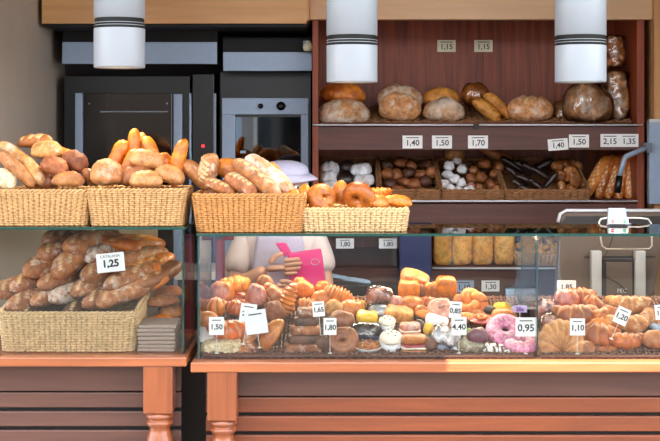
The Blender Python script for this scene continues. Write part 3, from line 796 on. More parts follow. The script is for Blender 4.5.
# cloths at the right of that basket
for i in range(7):
    w_, dd, hh = .118, .16, .0105
    mb = MB(); n = 12
    T = Matrix.Translation((at(158, 0, .07).x+random.uniform(-.002, .002), .12, ZL0+.001+i*.0122)) @ Matrix.Rotation(random.uniform(-.03, .03), 4, 'Z')
    prof = [(-w_/2, 0), (w_/2-.004, 0), (w_/2, .003), (w_/2, .007), (w_/2-.004, hh), (-w_/2+.004, hh), (-w_/2, .008)]
    mb.prism([(x, z+.0008*math.sin(i+x*60)) for x, z in prof], -dd/2, dd/2, T=T)
    o = mb.build('folded_cloth', 'napkin', None, bevel=.002)
    tag(o, ['lowest', 'second lowest', 'third lowest', 'middle', 'third highest', 'second highest', 'topmost'][i]+' grey brown folded cloth of the stack beside the case basket', 'cloth', 'folded cloths in the small case')
# pastries behind the cloths
for px, py, W, H, Y, m_, lb in [(163, 303, 34, 12, .27, 'c_almond', 'flat tan pastry on the cloths side at the back of the small case'), (168, 294, 30, 14, .33, 'c_gold', 'golden flat bread at the right back corner of the small case'), (160, 322, 30, 12, .24, 'c_orange', 'orange flat bread just above the folded cloths'), (172, 314, 26, 16, .30, 'c_tan', 'tan bread beside the right side pane of the small case')]:
    rod('flat_bread', px, py, Y, W, H*1.6, 5, .1, m_, lb, H=H)
def card(px, py, wpx, hpx, Y, txt, lab, mat='card_white', rot=0, pin=None, size=.5, zb=None, ink='ink', head=True, hd=None, tiltx=0, bold=.0005):
    c = at(px, py, Y); wd, h = s(wpx, Y), s(hpx, Y)
    o = empty('price_card', c, lab, 'price card'); o.rotation_euler = (math.radians(tiltx), rot, 0)
    MB().box(-wd/2, wd/2, 0, .0014, -h/2, h/2).build('card', mat, o, bevel=.0004)
    if txt: put_text(txt, h*size, o, 0, -h*.06, ink, y=-.0012, bold=bold)
    if head: 
        if hd: put_text(hd, h*.2, o, 0, h*.33, 'ink', y=-.0012, name='caption_text')
        else: MB().box(-wd*.3, wd*.3, -.0008, 0, h*.3, h*.35).build('caption_line', 'ink', o)
    if zb is not None:
        mb = MB().tube([(0, .004, -h*.35), (0, .004, (zb-c.z))], .0012, 6)
        mb.lathe([(.007, zb-c.z), (.007, zb-c.z+.002), (.002, zb-c.z+.004)], 14, c=(0, .004, 0))
        mb.build('pin', 'white_plastic', o)
    return o
card(110.5, 262.5, 28, 19, .065, '1,25', 'large white 1,25 card tilted on the floury loaves', rot=-.1, size=.52, hd='CATALANA', bold=.0012)
# ------------------------------------------------------------------ long case: sloping trays and pastries
TK, TZ0, TY0, TY1 = math.tan(math.radians(21)), ZR0+.009, .028, .385
def tray(lab, px0, px1, mat):
    xa, xb = at(px0, 0, .03).x, at(px1, 0, .03).x
    o = empty('wicker_tray', ((xa+xb)/2, 0, ZR0+.001), lab, 'tray')
    hw = (xb-xa)/2
    rattan('weave', -hw, hw, TY0-.012, TY1, .004, .004+(TY1-TY0)*TK, mat, o, .0125, .0042, .018)
    mb = MB()
    mb.tube([(-hw, TY0-.014, .006), (hw, TY0-.014, .006)], .005, 6)
    mb.tube([(-hw, TY1, .004+(TY1-TY0)*TK), (hw, TY1, .004+(TY1-TY0)*TK)], .005, 6)
    mb.build('edge', mat, o, True)
    MB().box(-hw, hw, TY1-.015, TY1, -.0005, (TY1-TY0)*TK-.002).build('riser', 'tray_brown', o)
    return o
tray('dark wicker tray at the left of the long case', 203, 346, 'tray_brown')
tray('dark wicker tray in the middle of the long case', 348, 532, 'tray_brown')
tray('brown wicker tray under the croissants at the right', 541, 772, 'tray_brown')
def TY(py, H, up=0):
    a = (py-YH)/FPX; hh = H*.0032*.5
    Y = (CH-a*D0-TZ0+TY0*TK-hh-up)/(a+TK)
    return max(.05, min(.40, Y))
def pastry(kind, px, py, W, H, mat, label, name, cat='pastry', rz=0, rx=22, ry=0, up=0, seed=None, **kw):
    Y = TY(py, H, up); w_, h_ = s(W, Y), s(H, Y); sd = seed if seed is not None else int(px*3+py*5) % 60
    c = at(px, py, Y); rot = (rx, ry, rz)
    if kind == 'bun': mb = loaf(w_, w_*.85, h_*1.2, sd, **({'lump': .09} | kw))
    elif kind == 'long': mb = loaf(w_, h_*1.15, h_*1.1, sd, **({'lump': .1} | kw))
    elif kind == 'cro': mb = croissant(w_*1.22, h_*1.12, sd, arc=kw.get('arc', 1.9), seg=kw.get('seg', 5)); rot = (rx+20, ry, rz)
    elif kind == 'fan': mb = fan(w_, h_*.95, h_*.5, kw.get('n', 9), sd); rot = (62, ry, rz); c = at(px, py+H*.42, Y-.02)
    elif kind == 'spiral': mb = spiral(w_/2, h_*.5, kw.get('turns', 2.3), sd)
    elif kind == 'knot': mb = knot(w_/2*.93, h_*.6, sd)
    elif kind == 'braid': mb = loaf(w_, h_*.9, h_*.8, sd, seg=kw.get('seg', 8), segd=.3, p=2, lump=.04, nu=84, nv=20)
    elif kind == 'slab':
        mb = MB(); n = 14
        mb = loaf(w_, w_*.7, h_*1.05, sd, p=6, sharp=.5, lump=.10, flat=.95, sq=3.4)
    o = settle(bread(name, mb, mat, c, rot, label, cat))
    return o, c, w_, h_
P_ = pastry
# left section
P_('bun', 222, 294, 26, 24, 'c_orange', 'tall glossy orange bun at the back left of the long case', 'sweet_bun')
P_('cro', 236, 285, 28, 18, 'c_orange', 'orange pointed pastry at the top of the left heap below the pale shirt', 'croissant', rz=20, up=.02)
P_('long', 236, 297, 26, 11, 'c_glaze', 'reddish glazed filled roll under the orange pointed pastry', 'filled_roll', rz=0, ry=6)
P_('cro', 216, 307, 24, 20, 'c_orange', 'orange croissant just above the left 1,50 card', 'croissant', rz=-15)
P_('cro', 238, 308, 26, 18, 'c_glaze', 'dark orange croissant between the bun and the torn white card', 'croissant', rz=30)
P_('bun', 256, 299, 22, 26, 'c_pinkbun', 'pinkish sugared bun behind the torn white card', 'sugared_bun')
P_('bun', 265, 285, 18, 18, 'c_brown', 'small round brown bun in front of the holding hand', 'round_bun', up=.03)
P_('long', 279, 300, 44, 17, 'c_gold', 'long golden crusty roll sloping down right beside the ribbed brioche', 'long_roll', ry=48, rz=0, seg=6, segd=.12)
P_('bun', 274, 314, 24, 22, 'c_seed', 'brown grainy roll left of the dark wedge loaf', 'grain_roll')
P_('cro', 231, 332, 44, 22, 'c_glaze', 'big red brown glazed horn curving under the 1,50 card', 'glazed_horn', rz=25)
P_('long', 273, 337, 40, 19, 'c_gold', 'golden oblong loaf standing slanted at the front beside the grey wedge', 'oblong_loaf', ry=-58, rx=10)
P_('long', 253, 338, 44, 12, 'c_tan_flour', 'pale thin bread stick slanting in front of the torn card', 'bread_stick', ry=-38, rx=0)
P_('slab', 222, 347, 42, 14, 'c_oat', 'oat covered pale flat loaf at the front left corner', 'oat_loaf', rx=8)
P_('bun', 244, 349, 30, 12, 'c_brown_flour', 'low brown roll at the front between oat loaf and oblong loaf', 'round_bun')
P_('bun', 209, 322, 20, 20, 'c_gold', 'golden bun beside the left end pane of the long case', 'sweet_bun')
P_('bun', 205, 296, 12, 22, 'c_tan', 'tan bun squeezed against the left end pane', 'sweet_bun')
# ribbed brioche group
P_('braid', 290, 300, 36, 27, 'c_orange', 'bright orange ribbed brioche standing on end under the pink bag', 'ribbed_brioche', ry=-72, rx=15, up=.01)
P_('bun', 304, 292, 22, 20, 'c_orange', 'round orange bun right of the ribbed brioche', 'round_bun')
P_('braid', 309, 306, 26, 20, 'c_gold', 'golden ridged bun just left of the 1,65 card', 'ribbed_brioche', ry=20, seg=6)
P_('bun', 323, 289, 16, 15, 'c_orange', 'small orange bun at the back behind the 1,65 card', 'round_bun')
P_('braid', 339, 296, 34, 25, 'c_orange', 'large orange braided bun at the back right of the 1,65 card', 'ribbed_brioche', ry=25, seg=9)
P_('bun', 322, 300, 22, 18, 'c_gold', 'golden bun right behind the 1,65 card', 'round_bun')
o, c, w_, h_ = P_('bun', 334, 310, 20, 18, 'c_pale', 'pale bun with white sugar cap above the dark roll', 'iced_bun')
P_('bun', 352, 309, 26, 16, 'c_gold', 'golden bun above the blue paper tray', 'round_bun')
P_('bun', 300, 284, 14, 12, 'c_gold', 'small golden bun at the very back under the pink bag', 'round_bun', up=.02)
# dark wedge loaves
def wedge(px, py, W, H, label, layers=5):
    Y = .075; c = at(px, py, Y); w_, h_ = s(W, Y), s(H, Y)
    o = empty('layered_wedge', c, label, 'cake'); o.rotation_euler = EULER(0, 0, 6)
    for k in range(layers):
        f0, f1 = k/layers, (k+1)/layers
        mb = loaf(w_*(1-.62*(f0+f1)/2), .085*(1-.4*f0), h_/layers*1.15, k*3+4, p=9, lump=.03, flat=1., sq=5)
        p = mb.build('layer', 'c_dark' if k % 2 else 'c_brown_flour', o, True)
        p.location = (w_*.1*(f0-.3), .006*k, h_*(-.5+(f0+f1)/2))
    return settle(o)
wedge(305, 330, 44, 42, 'grey brown wedge of stacked dark bread slices left of the 1,80 card')
P_('bun', 342, 321, 26, 18, 'c_brown', 'matte brown roll above the dark spiral roll', 'round_bun')
P_('spiral', 342, 341, 29, 26, 'c_brown', 'dark brown spiral roll right of the 1,80 card', 'spiral_roll', rx=60)
P_('bun', 322, 345, 18, 18, 'c_dark', 'dark brown bun between wedge and spiral roll', 'dark_bun')
P_('bun', 331, 326, 16, 16, 'c_dark', 'dark bun behind the pin of the 1,80 card', 'dark_bun')
# tart in a white dish
def tart(px, py, W, label, dish='paper_white', fill='c_almond', kind='nuts', cat='tart', rimh=.022, name='nut_tart', up=0):
    Y = TY(py, 14, up); c = at(px, py, Y); R = s(W, Y)/2
    o = empty(name, c, label, cat); o.rotation_euler = EULER(14, 0, 0)
    wob = lambda t, z: 1+.03*math.cos(20*t)
    MB().lathe([(R*.72, -rimh*.6), (R*.76, -rimh*.62), (R, rimh*.35), (R*1.02, rimh*.42), (R*.97, rimh*.42), (R*.9, rimh*.1), (R*.3, rimh*.05)], 60, wob=wob).build('dish', dish, o, True)
    if kind == 'nuts':
        MB().lathe([(R*.9, rimh*.05), (R*.85, rimh*.4), (R*.5, rimh*.6), (R*.1, rimh*.62)], 30).build('filling', fill, o, True)
        nut = loaf(.013, .008, .008, 3, nu=8, nv=8)
        me = nut.mesh('nut', 'c_almond', True)
        for k in range(26):
            a = k*2.4; r = R*.84*math.sqrt((k+.5)/26)
            q = bpy.data.objects.new('nut', me); C.objects.link(q); q.parent = o
            q.location = (r*math.cos(a), r*math.sin(a), rimh*(.66-.25*(r/R)**2)); q.rotation_euler = (random.uniform(-.4, .4), random.uniform(-.4, .4), random.uniform(0, 3))
    elif kind == 'fruit':
        MB().lathe([(R*.9, rimh*.05), (R*.8, rimh*.35), (R*.1, rimh*.4)], 30).build('filling', fill, o, True)
        spiral(R*.55, R*.34, 1.5).build('fruit_swirl', 'c_orange', o, True).location = (0, 0, rimh*.5)
    return settle(o)
tart(368, 347, 30, 'nut tart in a white fluted dish at the front of the long case')
# yellow packet, blue trays
def wrapped(px, py, W, H, mat, label, film='cling_film', name='wrapped_pastry', cat='pastry', sd=3, base=None, mk=None):
    Y = TY(py, H); c = at(px, py, Y); w_, h_ = s(W, Y), s(H, Y)
    o = empty(name, c, label, cat); o.rotation_euler = EULER(20, 0, 0)
    (mk or loaf(w_*.86, w_*.62, h_, sd, lump=.1)).build('pastry_body', mat, o, True)
    if film:
        mb = loaf(w_, w_*.74, h_*1.16, sd+20, lump=.22, p=3.5, flat=.8); mb.build('film', film, o, True)
    if base:
        MB().prism([(-w_*.5, -h_*.35), (w_*.5, -h_*.35), (w_*.56, -h_*.1), (-w_*.56, -h_*.1)], -w_*.34, w_*.34).build('paper_tray', base, o, bevel=.001)
    return settle(o)
P_('slab', 367, 318, 22, 13, 'pudding_yellow', 'bright yellow custard square above the nut tart', 'custard_square')
P_('long', 356, 305, 22, 10, 'c_yellow', 'thin yellow pastry just behind the custard square', 'custard_finger')
wrapped(366, 330, 34, 14, 'c_choc', 'dark cake in clear film on a blue paper tray behind the nut tart', base='navy')
wrapped(380, 298, 28, 24, 'c_pinkbun', 'sugar topped bun in clear film at the back of the middle tray', sd=8)
wrapped(380, 311, 26, 12, 'c_sugar', 'white sugared pastry in film in front of the wrapped bun', sd=11)
P_('bun', 396, 304, 16, 16, 'c_pinkbun', 'reddish bun right of the wrapped sugar bun', 'round_bun')
# middle heap
P_('slab', 415, 278, 30, 11, 'c_tan', 'flat tan bread slab lying on top of the orange squares', 'flat_bread', ry=14, up=.045)
P_('slab', 409, 290, 22, 19, 'c_orange', 'bright orange square brioche under the flat tan slab', 'square_brioche', up=.02)
P_('slab', 446, 287, 22, 20, 'c_orange', 'orange block brioche at the back right of the middle heap', 'square_brioche', up=.025)
P_('slab', 432, 290, 16, 16, 'c_gold', 'darker golden block next to the orange block brioche', 'square_brioche', up=.02)
P_('bun', 420, 293, 12, 16, 'c_brown', 'brown bun between the two orange brioches', 'round_bun', up=.01)
P_('bun', 412, 304, 24, 14, 'c_orange', 'orange bun in the second row of the middle heap', 'round_bun')
P_('cro', 427, 303, 20, 14, 'c_glaze', 'small glazed croissant right of the second row orange bun', 'croissant')
P_('slab', 399, 314, 30, 12, 'c_yellow', 'flat yellow topped pastry above the spotted muffin', 'flat_pastry', ry=8)
P_('spiral', 439, 309, 24, 20, 'c_pinkbun', 'pinkish snail pastry left of the 0,85 card', 'snail_pastry', rx=50)
P_('long', 427, 316, 24, 10, 'c_orange', 'orange finger pastry at the centre of the middle tray', 'finger_pastry', ry=12)
P_('bun', 421, 312, 14, 12, 'c_gold', 'small golden bun in the centre of the middle tray', 'round_bun')
def cupcake(px, py, W, H, label, top, cup='paper_white', dots=True, up=0):
    Y = TY(py, H, up); c = at(px, py, Y); R, h_ = s(W, Y)/2, s(H, Y)
    o = empty('cupcake', c, label, 'cupcake'); o.rotation_euler = EULER(8, 0, 0)
    MB().lathe([(R*.66, -h_*.5), (R*.95, h_*.05)], 64, wob=lambda t, z: 1+.035*math.cos(22*t)).build('paper_cup', cup, o, True)
    MB().lathe([(R*.93, h_*.0), (R*1.03, h_*.12), (R*.95, h_*.28), (R*.7, h_*.42), (R*.35, h_*.5), (R*.02, h_*.52)], 32, wob=lambda t, z: 1+.04*math.sin(3*t+z*90)).build('cake_top', top, o, True)
    if dots:
        d = MB()
        for k in range(12):
            a, r = k*2.4, R*.8*math.sqrt((k+.5)/12)
            d.box(-.0022, .0022, -.0018, .0018, -.0012, .0014, T=Matrix.Translation((r*math.cos(a), r*math.sin(a), h_*(.52-.3*(r/R)**2.4)+.0012)) @ Matrix.Rotation(a, 4, 'Z'))
        d.build('chocolate_chips', 'choc', o)
    return settle(o)
cupcake(387, 324, 17, 17, 'small cream cupcake with dark chocolate spots behind the bigger one', 'cream', 'paper_white')
cupcake(391, 342, 24, 24, 'biggest cream cupcake with spots at the front of the middle tray', 'cream', 'paper_white')
def sandwich(px, py, W, H, label, name='filled_pastry', mats=('c_gold', 'berry', 'cream', 'c_tan'), rz=0):
    Y = TY(py, H); c = at(px, py, Y); w_, h_ = s(W, Y), s(H, Y)
    o = empty(name, c, label, 'pastry'); o.rotation_euler = EULER(10, 0, rz)
    z = -h_*.5
    for k, (m_, t, e) in enumerate(((mats[3], .32, 1.), (mats[2], .12, 1.03), (mats[1], .14, .98), (mats[0], .42, .96))):
        mb = loaf(w_*e, w_*.7*e, h_*t*1.2, k*5+int(px), p=6, lump=.10, flat=1., sq=3.2)
        p = mb.build(['lower_crust', 'cream_layer', 'filling', 'upper_crust'][k], m_, o, True); p.location = (0, 0, z+h_*t/2); z += h_*t
    return settle(o)
sandwich(410, 330, 22, 14, 'pink berry topped cream pastry behind the layered one', mats=('c_pinkbun', 'cream', 'berry', 'c_tan'))
sandwich(414, 344, 27, 18, 'layered cream pastry with berry filling at the front right of the cupcake')
P_('long', 423, 329, 22, 8, 'c_choc', 'dark chocolate bar standing slanted in the middle tray', 'chocolate_bar', ry=60)
P_('bun', 429, 331, 12, 14, 'pudding_yellow', 'yellow fruit piece pastry beside the dark chocolate bar', 'custard_bun')
P_('slab', 437, 321, 24, 9, 'c_sugar', 'white iced flat pastry left below the 0,85 card', 'iced_slice', ry=16)
wrapped(446, 338, 36, 22, 'c_sugar', 'white iced cake in film on a blue tray left of the 4,40 card', base='paper_blue', sd=15)
P_('bun', 430, 345, 16, 12, 'c_dark', 'dark bun at the front left of the wrapped iced cake', 'dark_bun')
# right middle
P_('bun', 461, 303, 18, 16, 'c_gold', 'golden bun at the back right of the 0,85 card', 'round_bun')
P_('knot', 472, 303, 26, 20, 'c_orange', 'orange knotted pastry under the grey label', 'knotted_pastry', rx=50)
P_('long', 489, 310, 24, 9, 'c_choc', 'purple black chocolate bar behind the fruit pastry', 'chocolate_bar', ry=15)
P_('long', 476, 313, 20, 9, 'c_tan', 'tan finger pastry left of the chocolate bar', 'finger_pastry', ry=20)
tart(481, 321, 26, 'round orange fruit danish in the middle tray', 'c_glaze', 'berry', 'fruit', name='fruit_danish', cat='pastry')
P_('bun', 493, 325, 12, 12, 'fig', 'small dark purple fig pastry right of the danish', 'fig_pastry')
P_('bun', 502, 308, 18, 10, 'pudding_yellow', 'yellow custard pastry at the back near the pink heap', 'custard_bun')
P_('bun', 504, 317, 26, 15, 'c_gold', 'golden bun just behind the pink donut', 'round_bun')
P_('cro', 466, 318, 18, 12, 'c_orange', 'small orange croissant behind the 4,40 card', 'croissant')
P_('bun', 477, 338, 22, 18, 'fig', 'dark red glazed cake beside the green leaf', 'fig_cake')
P_('slab', 470, 344, 30, 11, 'c_greenish', 'grey green seeded slice on the lace paper', 'seeded_slice')
P_('bun', 457, 325, 14, 12, 'c_pinkbun', 'pinkish bun hidden behind the 4,40 card', 'round_bun')
mb = MB()
for k in range(11):
    u = k/10; wv = .012*math.sin(PI*u)**.7
    mb.v += [(u*.05-.025, -wv, .004*math.sin(9*u)), (u*.05-.025, 0, .005*math.sin(9*u)-.002), (u*.05-.025, wv, .004*math.sin(9*u))]; mb.a += [0]*3
for k in range(10):
    for j in (0, 1): mb.f.append((3*k+j, 3*k+3+j, 3*k+4+j, 3*k+1+j)); mb.m.append(0)
o = mb.build('green_leaf', 'green_leaf', None, True); o.location = at(465, 333, TY(333, 4, .02)); o.rotation_euler = EULER(40, -30, 20)
sol = o.modifiers.new('s', 'SOLIDIFY'); sol.thickness = .001
tag(o, 'green leaf garnish beside the 4,40 card', 'leaf')
# lace doily: fluted thin paper with holes
Yd = TY(348, 2); cD = at(484, 348.5, Yd)
mb = MB(); n = 44; W2 = s(31, Yd)
for j in range(2):
    for i in range(n+1):
        x = -W2+2*W2*i/n; e = .004*abs(math.sin(i*PI/4))
        mb.v.append((x, -.016-e if j == 0 else .03, .0025+.0012*math.sin(i*1.3))); mb.a.append(0)
for i in range(n): mb.f.append((i, i+1, n+2+i, n+1+i)); mb.m.append(0)
for i in range(22):
    x = -W2+2*W2*(i+.5)/22; mb.lathe([(.0042, .0045), (.0042, .0055), (.003, .006)], 10, c=(x, -.013+.003*(i % 2), 0))
o = mb.build('lace_doily', 'paper_white', None); o.location = cD; o.rotation_euler = EULER(24, 3, 0)
sol = o.modifiers.new('s', 'SOLIDIFY'); sol.thickness = .0009
tag(o, 'white lace paper doily at the front between 4,40 and 0,95 cards', 'doily')
def donut(px, py, W, rx, label, base='c_yellow', rz=0, up=0, cut=None):
    Y = TY(py, 14, up); c = at(px, py, Y); R = s(W, Y)/2
    o = empty('iced_donut', c, label, 'donut'); o.rotation_euler = EULER(rx, 0, rz)
    torus(R*.60, R*.40, seed=int(px)).build('dough', base, o, True)
    torus(R*.60, R*.40, half=True, seed=int(px), gr=1.06).build('icing', 'c_icing', o, True)
    return settle(o)
donut(505, 330, 38, 42, 'large pink iced donut tilted up left of the 0,95 card')
donut(521, 344, 36, 14, 'pink iced donut lying flat at the front below the 0,95 card')
P_('slab', 540, 311, 20, 15, 'c_pinkbun', 'pink wrapped slab in the heap right of the seam', 'pink_slab')
wrapped(547, 309, 24, 18, 'c_pinkbun', 'pink glossy bun in film at the back of the croissant tray', sd=21)
wrapped(549, 322, 20, 15, 'c_pinkbun', 'pinkish bun in film left of the 1,10 card', sd=25)
# croissant section
P_('bun', 566, 303, 28, 25, 'c_glaze', 'round glossy golden bun at the back left of the croissants', 'glossy_bun')
P_('cro', 580, 297, 30, 18, 'c_cro', 'small croissant behind the round glossy bun', 'croissant', rz=-10)
P_('cro', 592, 305, 20, 22, 'c_cro', 'brown croissant end sticking up in front of the scale', 'croissant', rz=-50, seg=5)
P_('cro', 576, 316, 44, 24, 'c_cro', 'wide golden croissant behind the 1,10 card', 'croissant', rz=4)
P_('fan', 562, 338, 48, 37, 'c_tan', 'large tan shell shaped pastry with ridges at the front', 'shell_pastry')
P_('cro', 597, 337, 42, 30, 'c_cro', 'largest golden croissant at the front right of the 1,10 card', 'croissant', rz=-28)
P_('cro', 608, 317, 30, 22, 'c_cro', 'golden croissant just left of the tilted 1,20 card', 'croissant', rz=25)
P_('cro', 628, 306, 42, 20, 'c_almond', 'sugared almond croissant behind the tilted 1,20 card', 'croissant', rz=-15)
P_('cro', 630, 325, 46, 20, 'c_almond', 'chocolate streaked croissant right below the 1,20 card', 'croissant', rz=8)
P_('cro', 627, 342, 38, 18, 'c_cro', 'small croissant with filling at the very front right', 'croissant', rz=4)
P_('bun', 617, 329, 20, 12, 'c_dark', 'dark chocolate bun between the right croissants', 'dark_bun')
P_('bun', 655, 341, 26, 18, 'c_brown', 'brown bun with yellow green topping at the right photo edge', 'topped_bun')
tp = torus(.006, .0025).build('topping', 'key_green', bpy.data.objects[[o.name for o in bpy.data.objects if o.name.startswith('topped_bun')][-1]], True); tp.location = (-.004, -.004, .024)
P_('cro', 650, 318, 22, 20, 'c_tan', 'tan croissant behind the silver foil at the right edge', 'croissant', rz=40)
P_('bun', 585, 349, 22, 12, 'c_brown', 'low brown bun between the shell pastry and the big croissant', 'round_bun')
P_('cro', 608, 351, 20, 10, 'c_cro', 'tiny croissant at the front edge of the croissant tray', 'croissant', rz=10)
P_('cro', 603, 326, 26, 16, 'c_orange', 'orange croissant between two larger golden ones', 'croissant', rz=-10)
mb = loaf(.052, .04, .026, 5, p=5, lump=.35); o = bread('foil_wrapper', mb, 'steel', at(655, 327, TY(327, 8)), (20, 10, 30), 'crumpled silver blue foil at the right photo edge', 'foil')
# acrylic box at the back of the middle tray
c = at(519, 300, .30)
o = empty('clear_box', c, 'clear plastic tub at the back left of the seam', 'tub')
for x0, x1, y0, y1 in ((-.05, .05, -.035, -.033), (-.05, .05, .033, .035), (-.05, -.048, -.033, .033), (.048, .05, -.033, .033)):
    MB().box(x0, x1, y0, y1, -.025, .04).build('side_wall', 'cling_film', o)
MB().box(-.052, .052, -.037, .037, .04, .044).build('lid', 'cling_film', o)
MB().box(-.05, .05, -.035, .035, -.027, -.025).build('bottom', 'white_plastic', o)
mb = MB(); n = 12; W2 = s(22, .06)
for j in range(7):
    for i in range(n+1): mb.v.append((-W2+2*W2*i/n, -.03+.10*j/6, .004+.0022*math.sin(i*.9+j)+.004*(abs(i-n/2)/(n/2))**3)); mb.a.append(0)
mb.f = [(j*(n+1)+i, j*(n+1)+i+1, (j+1)*(n+1)+i+1, (j+1)*(n+1)+i) for j in range(6) for i in range(n)]; mb.m = [0]*len(mb.f)
o = mb.build('paper_sheet', 'paper_white', None, True); o.location = at(221, 337, .11); o.rotation_euler = EULER(36, 0, 4)
sol = o.modifiers.new('s', 'SOLIDIFY'); sol.thickness = .0008
tag(o, 'white paper sheet lying under the horn and the oat loaf at the far left', 'paper')
# price cards among the pastries
card(216.5, 326, 15, 18, .017, '1,50', 'white 1,50 card on the red brown glazed horn at the far left', zb=ZR0+.014, size=.4)
card(248, 313, 16, 19, .024, '2,10', 'leaning white card half hidden behind the torn blank card', rot=.15, zb=ZR0+.04, size=.36)
card(256, 322, 22, 24, .018, '', 'torn wide bluish white card in front of the pink sugared bun', 'paper_white', rot=-.14, zb=ZR0+.03)
card(318.5, 309, 12, 15, .05, '1,65', 'white 1,65 card slightly tilted above the dark wedge', rot=-.08, zb=ZR0+.05, size=.42)
card(330, 326.5, 13, 17, .017, '1,80', 'white 1,80 card on a pin before the dark spiral roll', zb=ZR0+.014, size=.42)
card(455.5, 310, 12, 17, .022, '0,85', 'white 0,85 card just above the 4,40 card', rot=.1, zb=ZR0+.04, size=.4, hd='')
card(459, 326, 15, 18, .017, '4,40', 'white 4,40 card left of the lace doily', zb=ZR0+.014, size=.44)
card(520, 309, 14, 7, .02, '20x', 'small pale purple 20x card above the 0,95 card', 'card_purple', zb=ZR0+.05, size=.75, ink='ink_purple', head=False)
card(526, 327, 21, 19, .017, '0,95', 'white 0,95 card on a tall pin over the pink donuts', zb=ZR0+.012, size=.52)
card(577.5, 327, 15, 17, .017, '1,10', 'white 1,10 card on a pin before the ridged shell pastry', zb=ZR0+.012, size=.46)
card(622, 316, 14, 17, .024, '1,20', 'white 1,20 card strongly tilted on the right croissants', rot=.42, zb=ZR0+.05, size=.44)
card(662, 312, 14, 15, .024, '1,30', 'white card cut by the right photo edge above the foil', rot=-.1, zb=ZR0+.05, size=.44)
card(566.5, 286.5, 19, 12, .392, '1,85', 'grey 1,85 card standing behind the round glossy bun before the till screen', size=.6, zb=ZR0+.142, head=False)
# ------------------------------------------------------------------ upper shelf loaves
def big(px, py, Y, W, H, mat, label, name='round_loaf', rot=(0, 0, 0), film=False, **kw):
    w_, h_ = s(W, Y), s(H, Y); kw = {'flat': .7, 'lump': .06, 'p': 2.3, 'nu': 46, 'nv': 40} | kw
    mb = loaf(w_, w_*kw.pop('dep', .85), h_*2/(1+kw['flat']), int(px) % 40, **kw)
    o = mb.build(name, mat, None, True); o.location = at(px, py+H*.5*(1-kw['flat'])/(1+kw['flat']), Y); o.rotation_euler = EULER(*rot)
    tag(o, label, 'bread')
    if film:
        k2 = kw | {'lump': .1, 'scores': (), 'crack': 0}
        f = loaf(w_*1.05, w_*.88, h_*1.06*2/(1+kw['flat']), int(px) % 40, **k2).build('film_bag', 'cling_film', o, True)
    return o
YU = YS+.12
big(343, 94, YU+.04, 46, 24, 'c_gold', 'glossy orange brown round loaf on top of the cracked white boule', crack=.0, dep=.75, rot=(0, 4, 0))
big(343.5, 113, YU-.03, 53, 29, 'c_boule', 'white floured boule with deep golden cracks at the left end of the upper shelf', crack=1., dep=.7)
big(400, 98, YU+.09, 46, 28, 'c_boule', 'floured round loaf leaning behind the brown one on the upper shelf', crack=.5, rot=(0, 0, 0))
big(400, 107, YU-.02, 43, 30, 'c_bigtan', 'smooth brown round loaf standing in front of a floured one', lump=.09, dep=.6)
big(441, 98, YU+.08, 38, 21, 'c_yellow', 'pale yellow oval loaf on top of the floured tan loaf', dep=.8)
big(444, 111, YU-.02, 42, 25, 'c_boule', 'floured tan oval loaf below the pale yellow loaf', dep=.7, lump=.12)
big(475, 94, YU+.06, 27, 24, 'c_gold', 'small golden ball loaf in a twisted plastic bag', film=True)
rod('long_loaf', 486, 112, YU-.03, 36, 14, -40, .1, 'c_yellow', 'left of two golden long loaves crossing beside the bagged ball loaf', p=3.4)
rod('long_loaf', 497, 107, YU+.0, 36, 14, -42, .1, 'c_yellow', 'right of two golden long loaves crossing beside the bagged ball loaf', p=3.4)
big(530, 109, YU-.01, 47, 28, 'c_bigtan', 'brown oval loaf dusted with flour between long loaves and wrapped loaf', lump=.06, scores=[(.2, -.1, .12), (.2, .3, .1)], dep=.7)
big(566, 112, YU+.06, 30, 26, 'c_tan', 'brown loaf half hidden at the left of the huge loaf', film=True)
big(588, 104, YU-.03, 50, 43, 'c_bigtan', 'huge brown floured loaf in clear plastic below the right lamp', film=True, lump=.12, dep=.7)
def bagged(px0, px1, y0, y1, Y, mat, label):
    a, b = at(px0, y1, Y), at(px1, y0, Y); w_, h_ = b.x-a.x, b.z-a.z
    o = empty('bagged_loaf', ((a.x+b.x)/2, Y, a.z), label, 'bread')
    q = loaf(h_*.98, w_*.9, w_*.9, int(px0) % 30, p=7, lump=.16, flat=1.).build('loaf', mat, o, True); q.rotation_euler = (0, PI/2, 0); q.location = (0, 0, h_/2)
    q = loaf(h_, w_, w_, int(px0) % 30+2, p=8, lump=.2, flat=1.).build('film_bag', 'cling_film', o, True); q.rotation_euler = (0, PI/2, 0); q.location = (0, 0, h_/2)
bagged(604, 629, 69, 123, YU+.02, 'c_bigtan', 'upright greyish bagged loaf at the right end of the upper shelf')
bagged(604, 625, 34, 69, YU+.03, 'c_almond', 'golden bagged loaf standing on top of the greyish bagged loaf')
bagged(588, 603, 56, 86, YU+.14, 'c_almond', 'bagged loaf tucked behind the right lamp on the upper shelf')

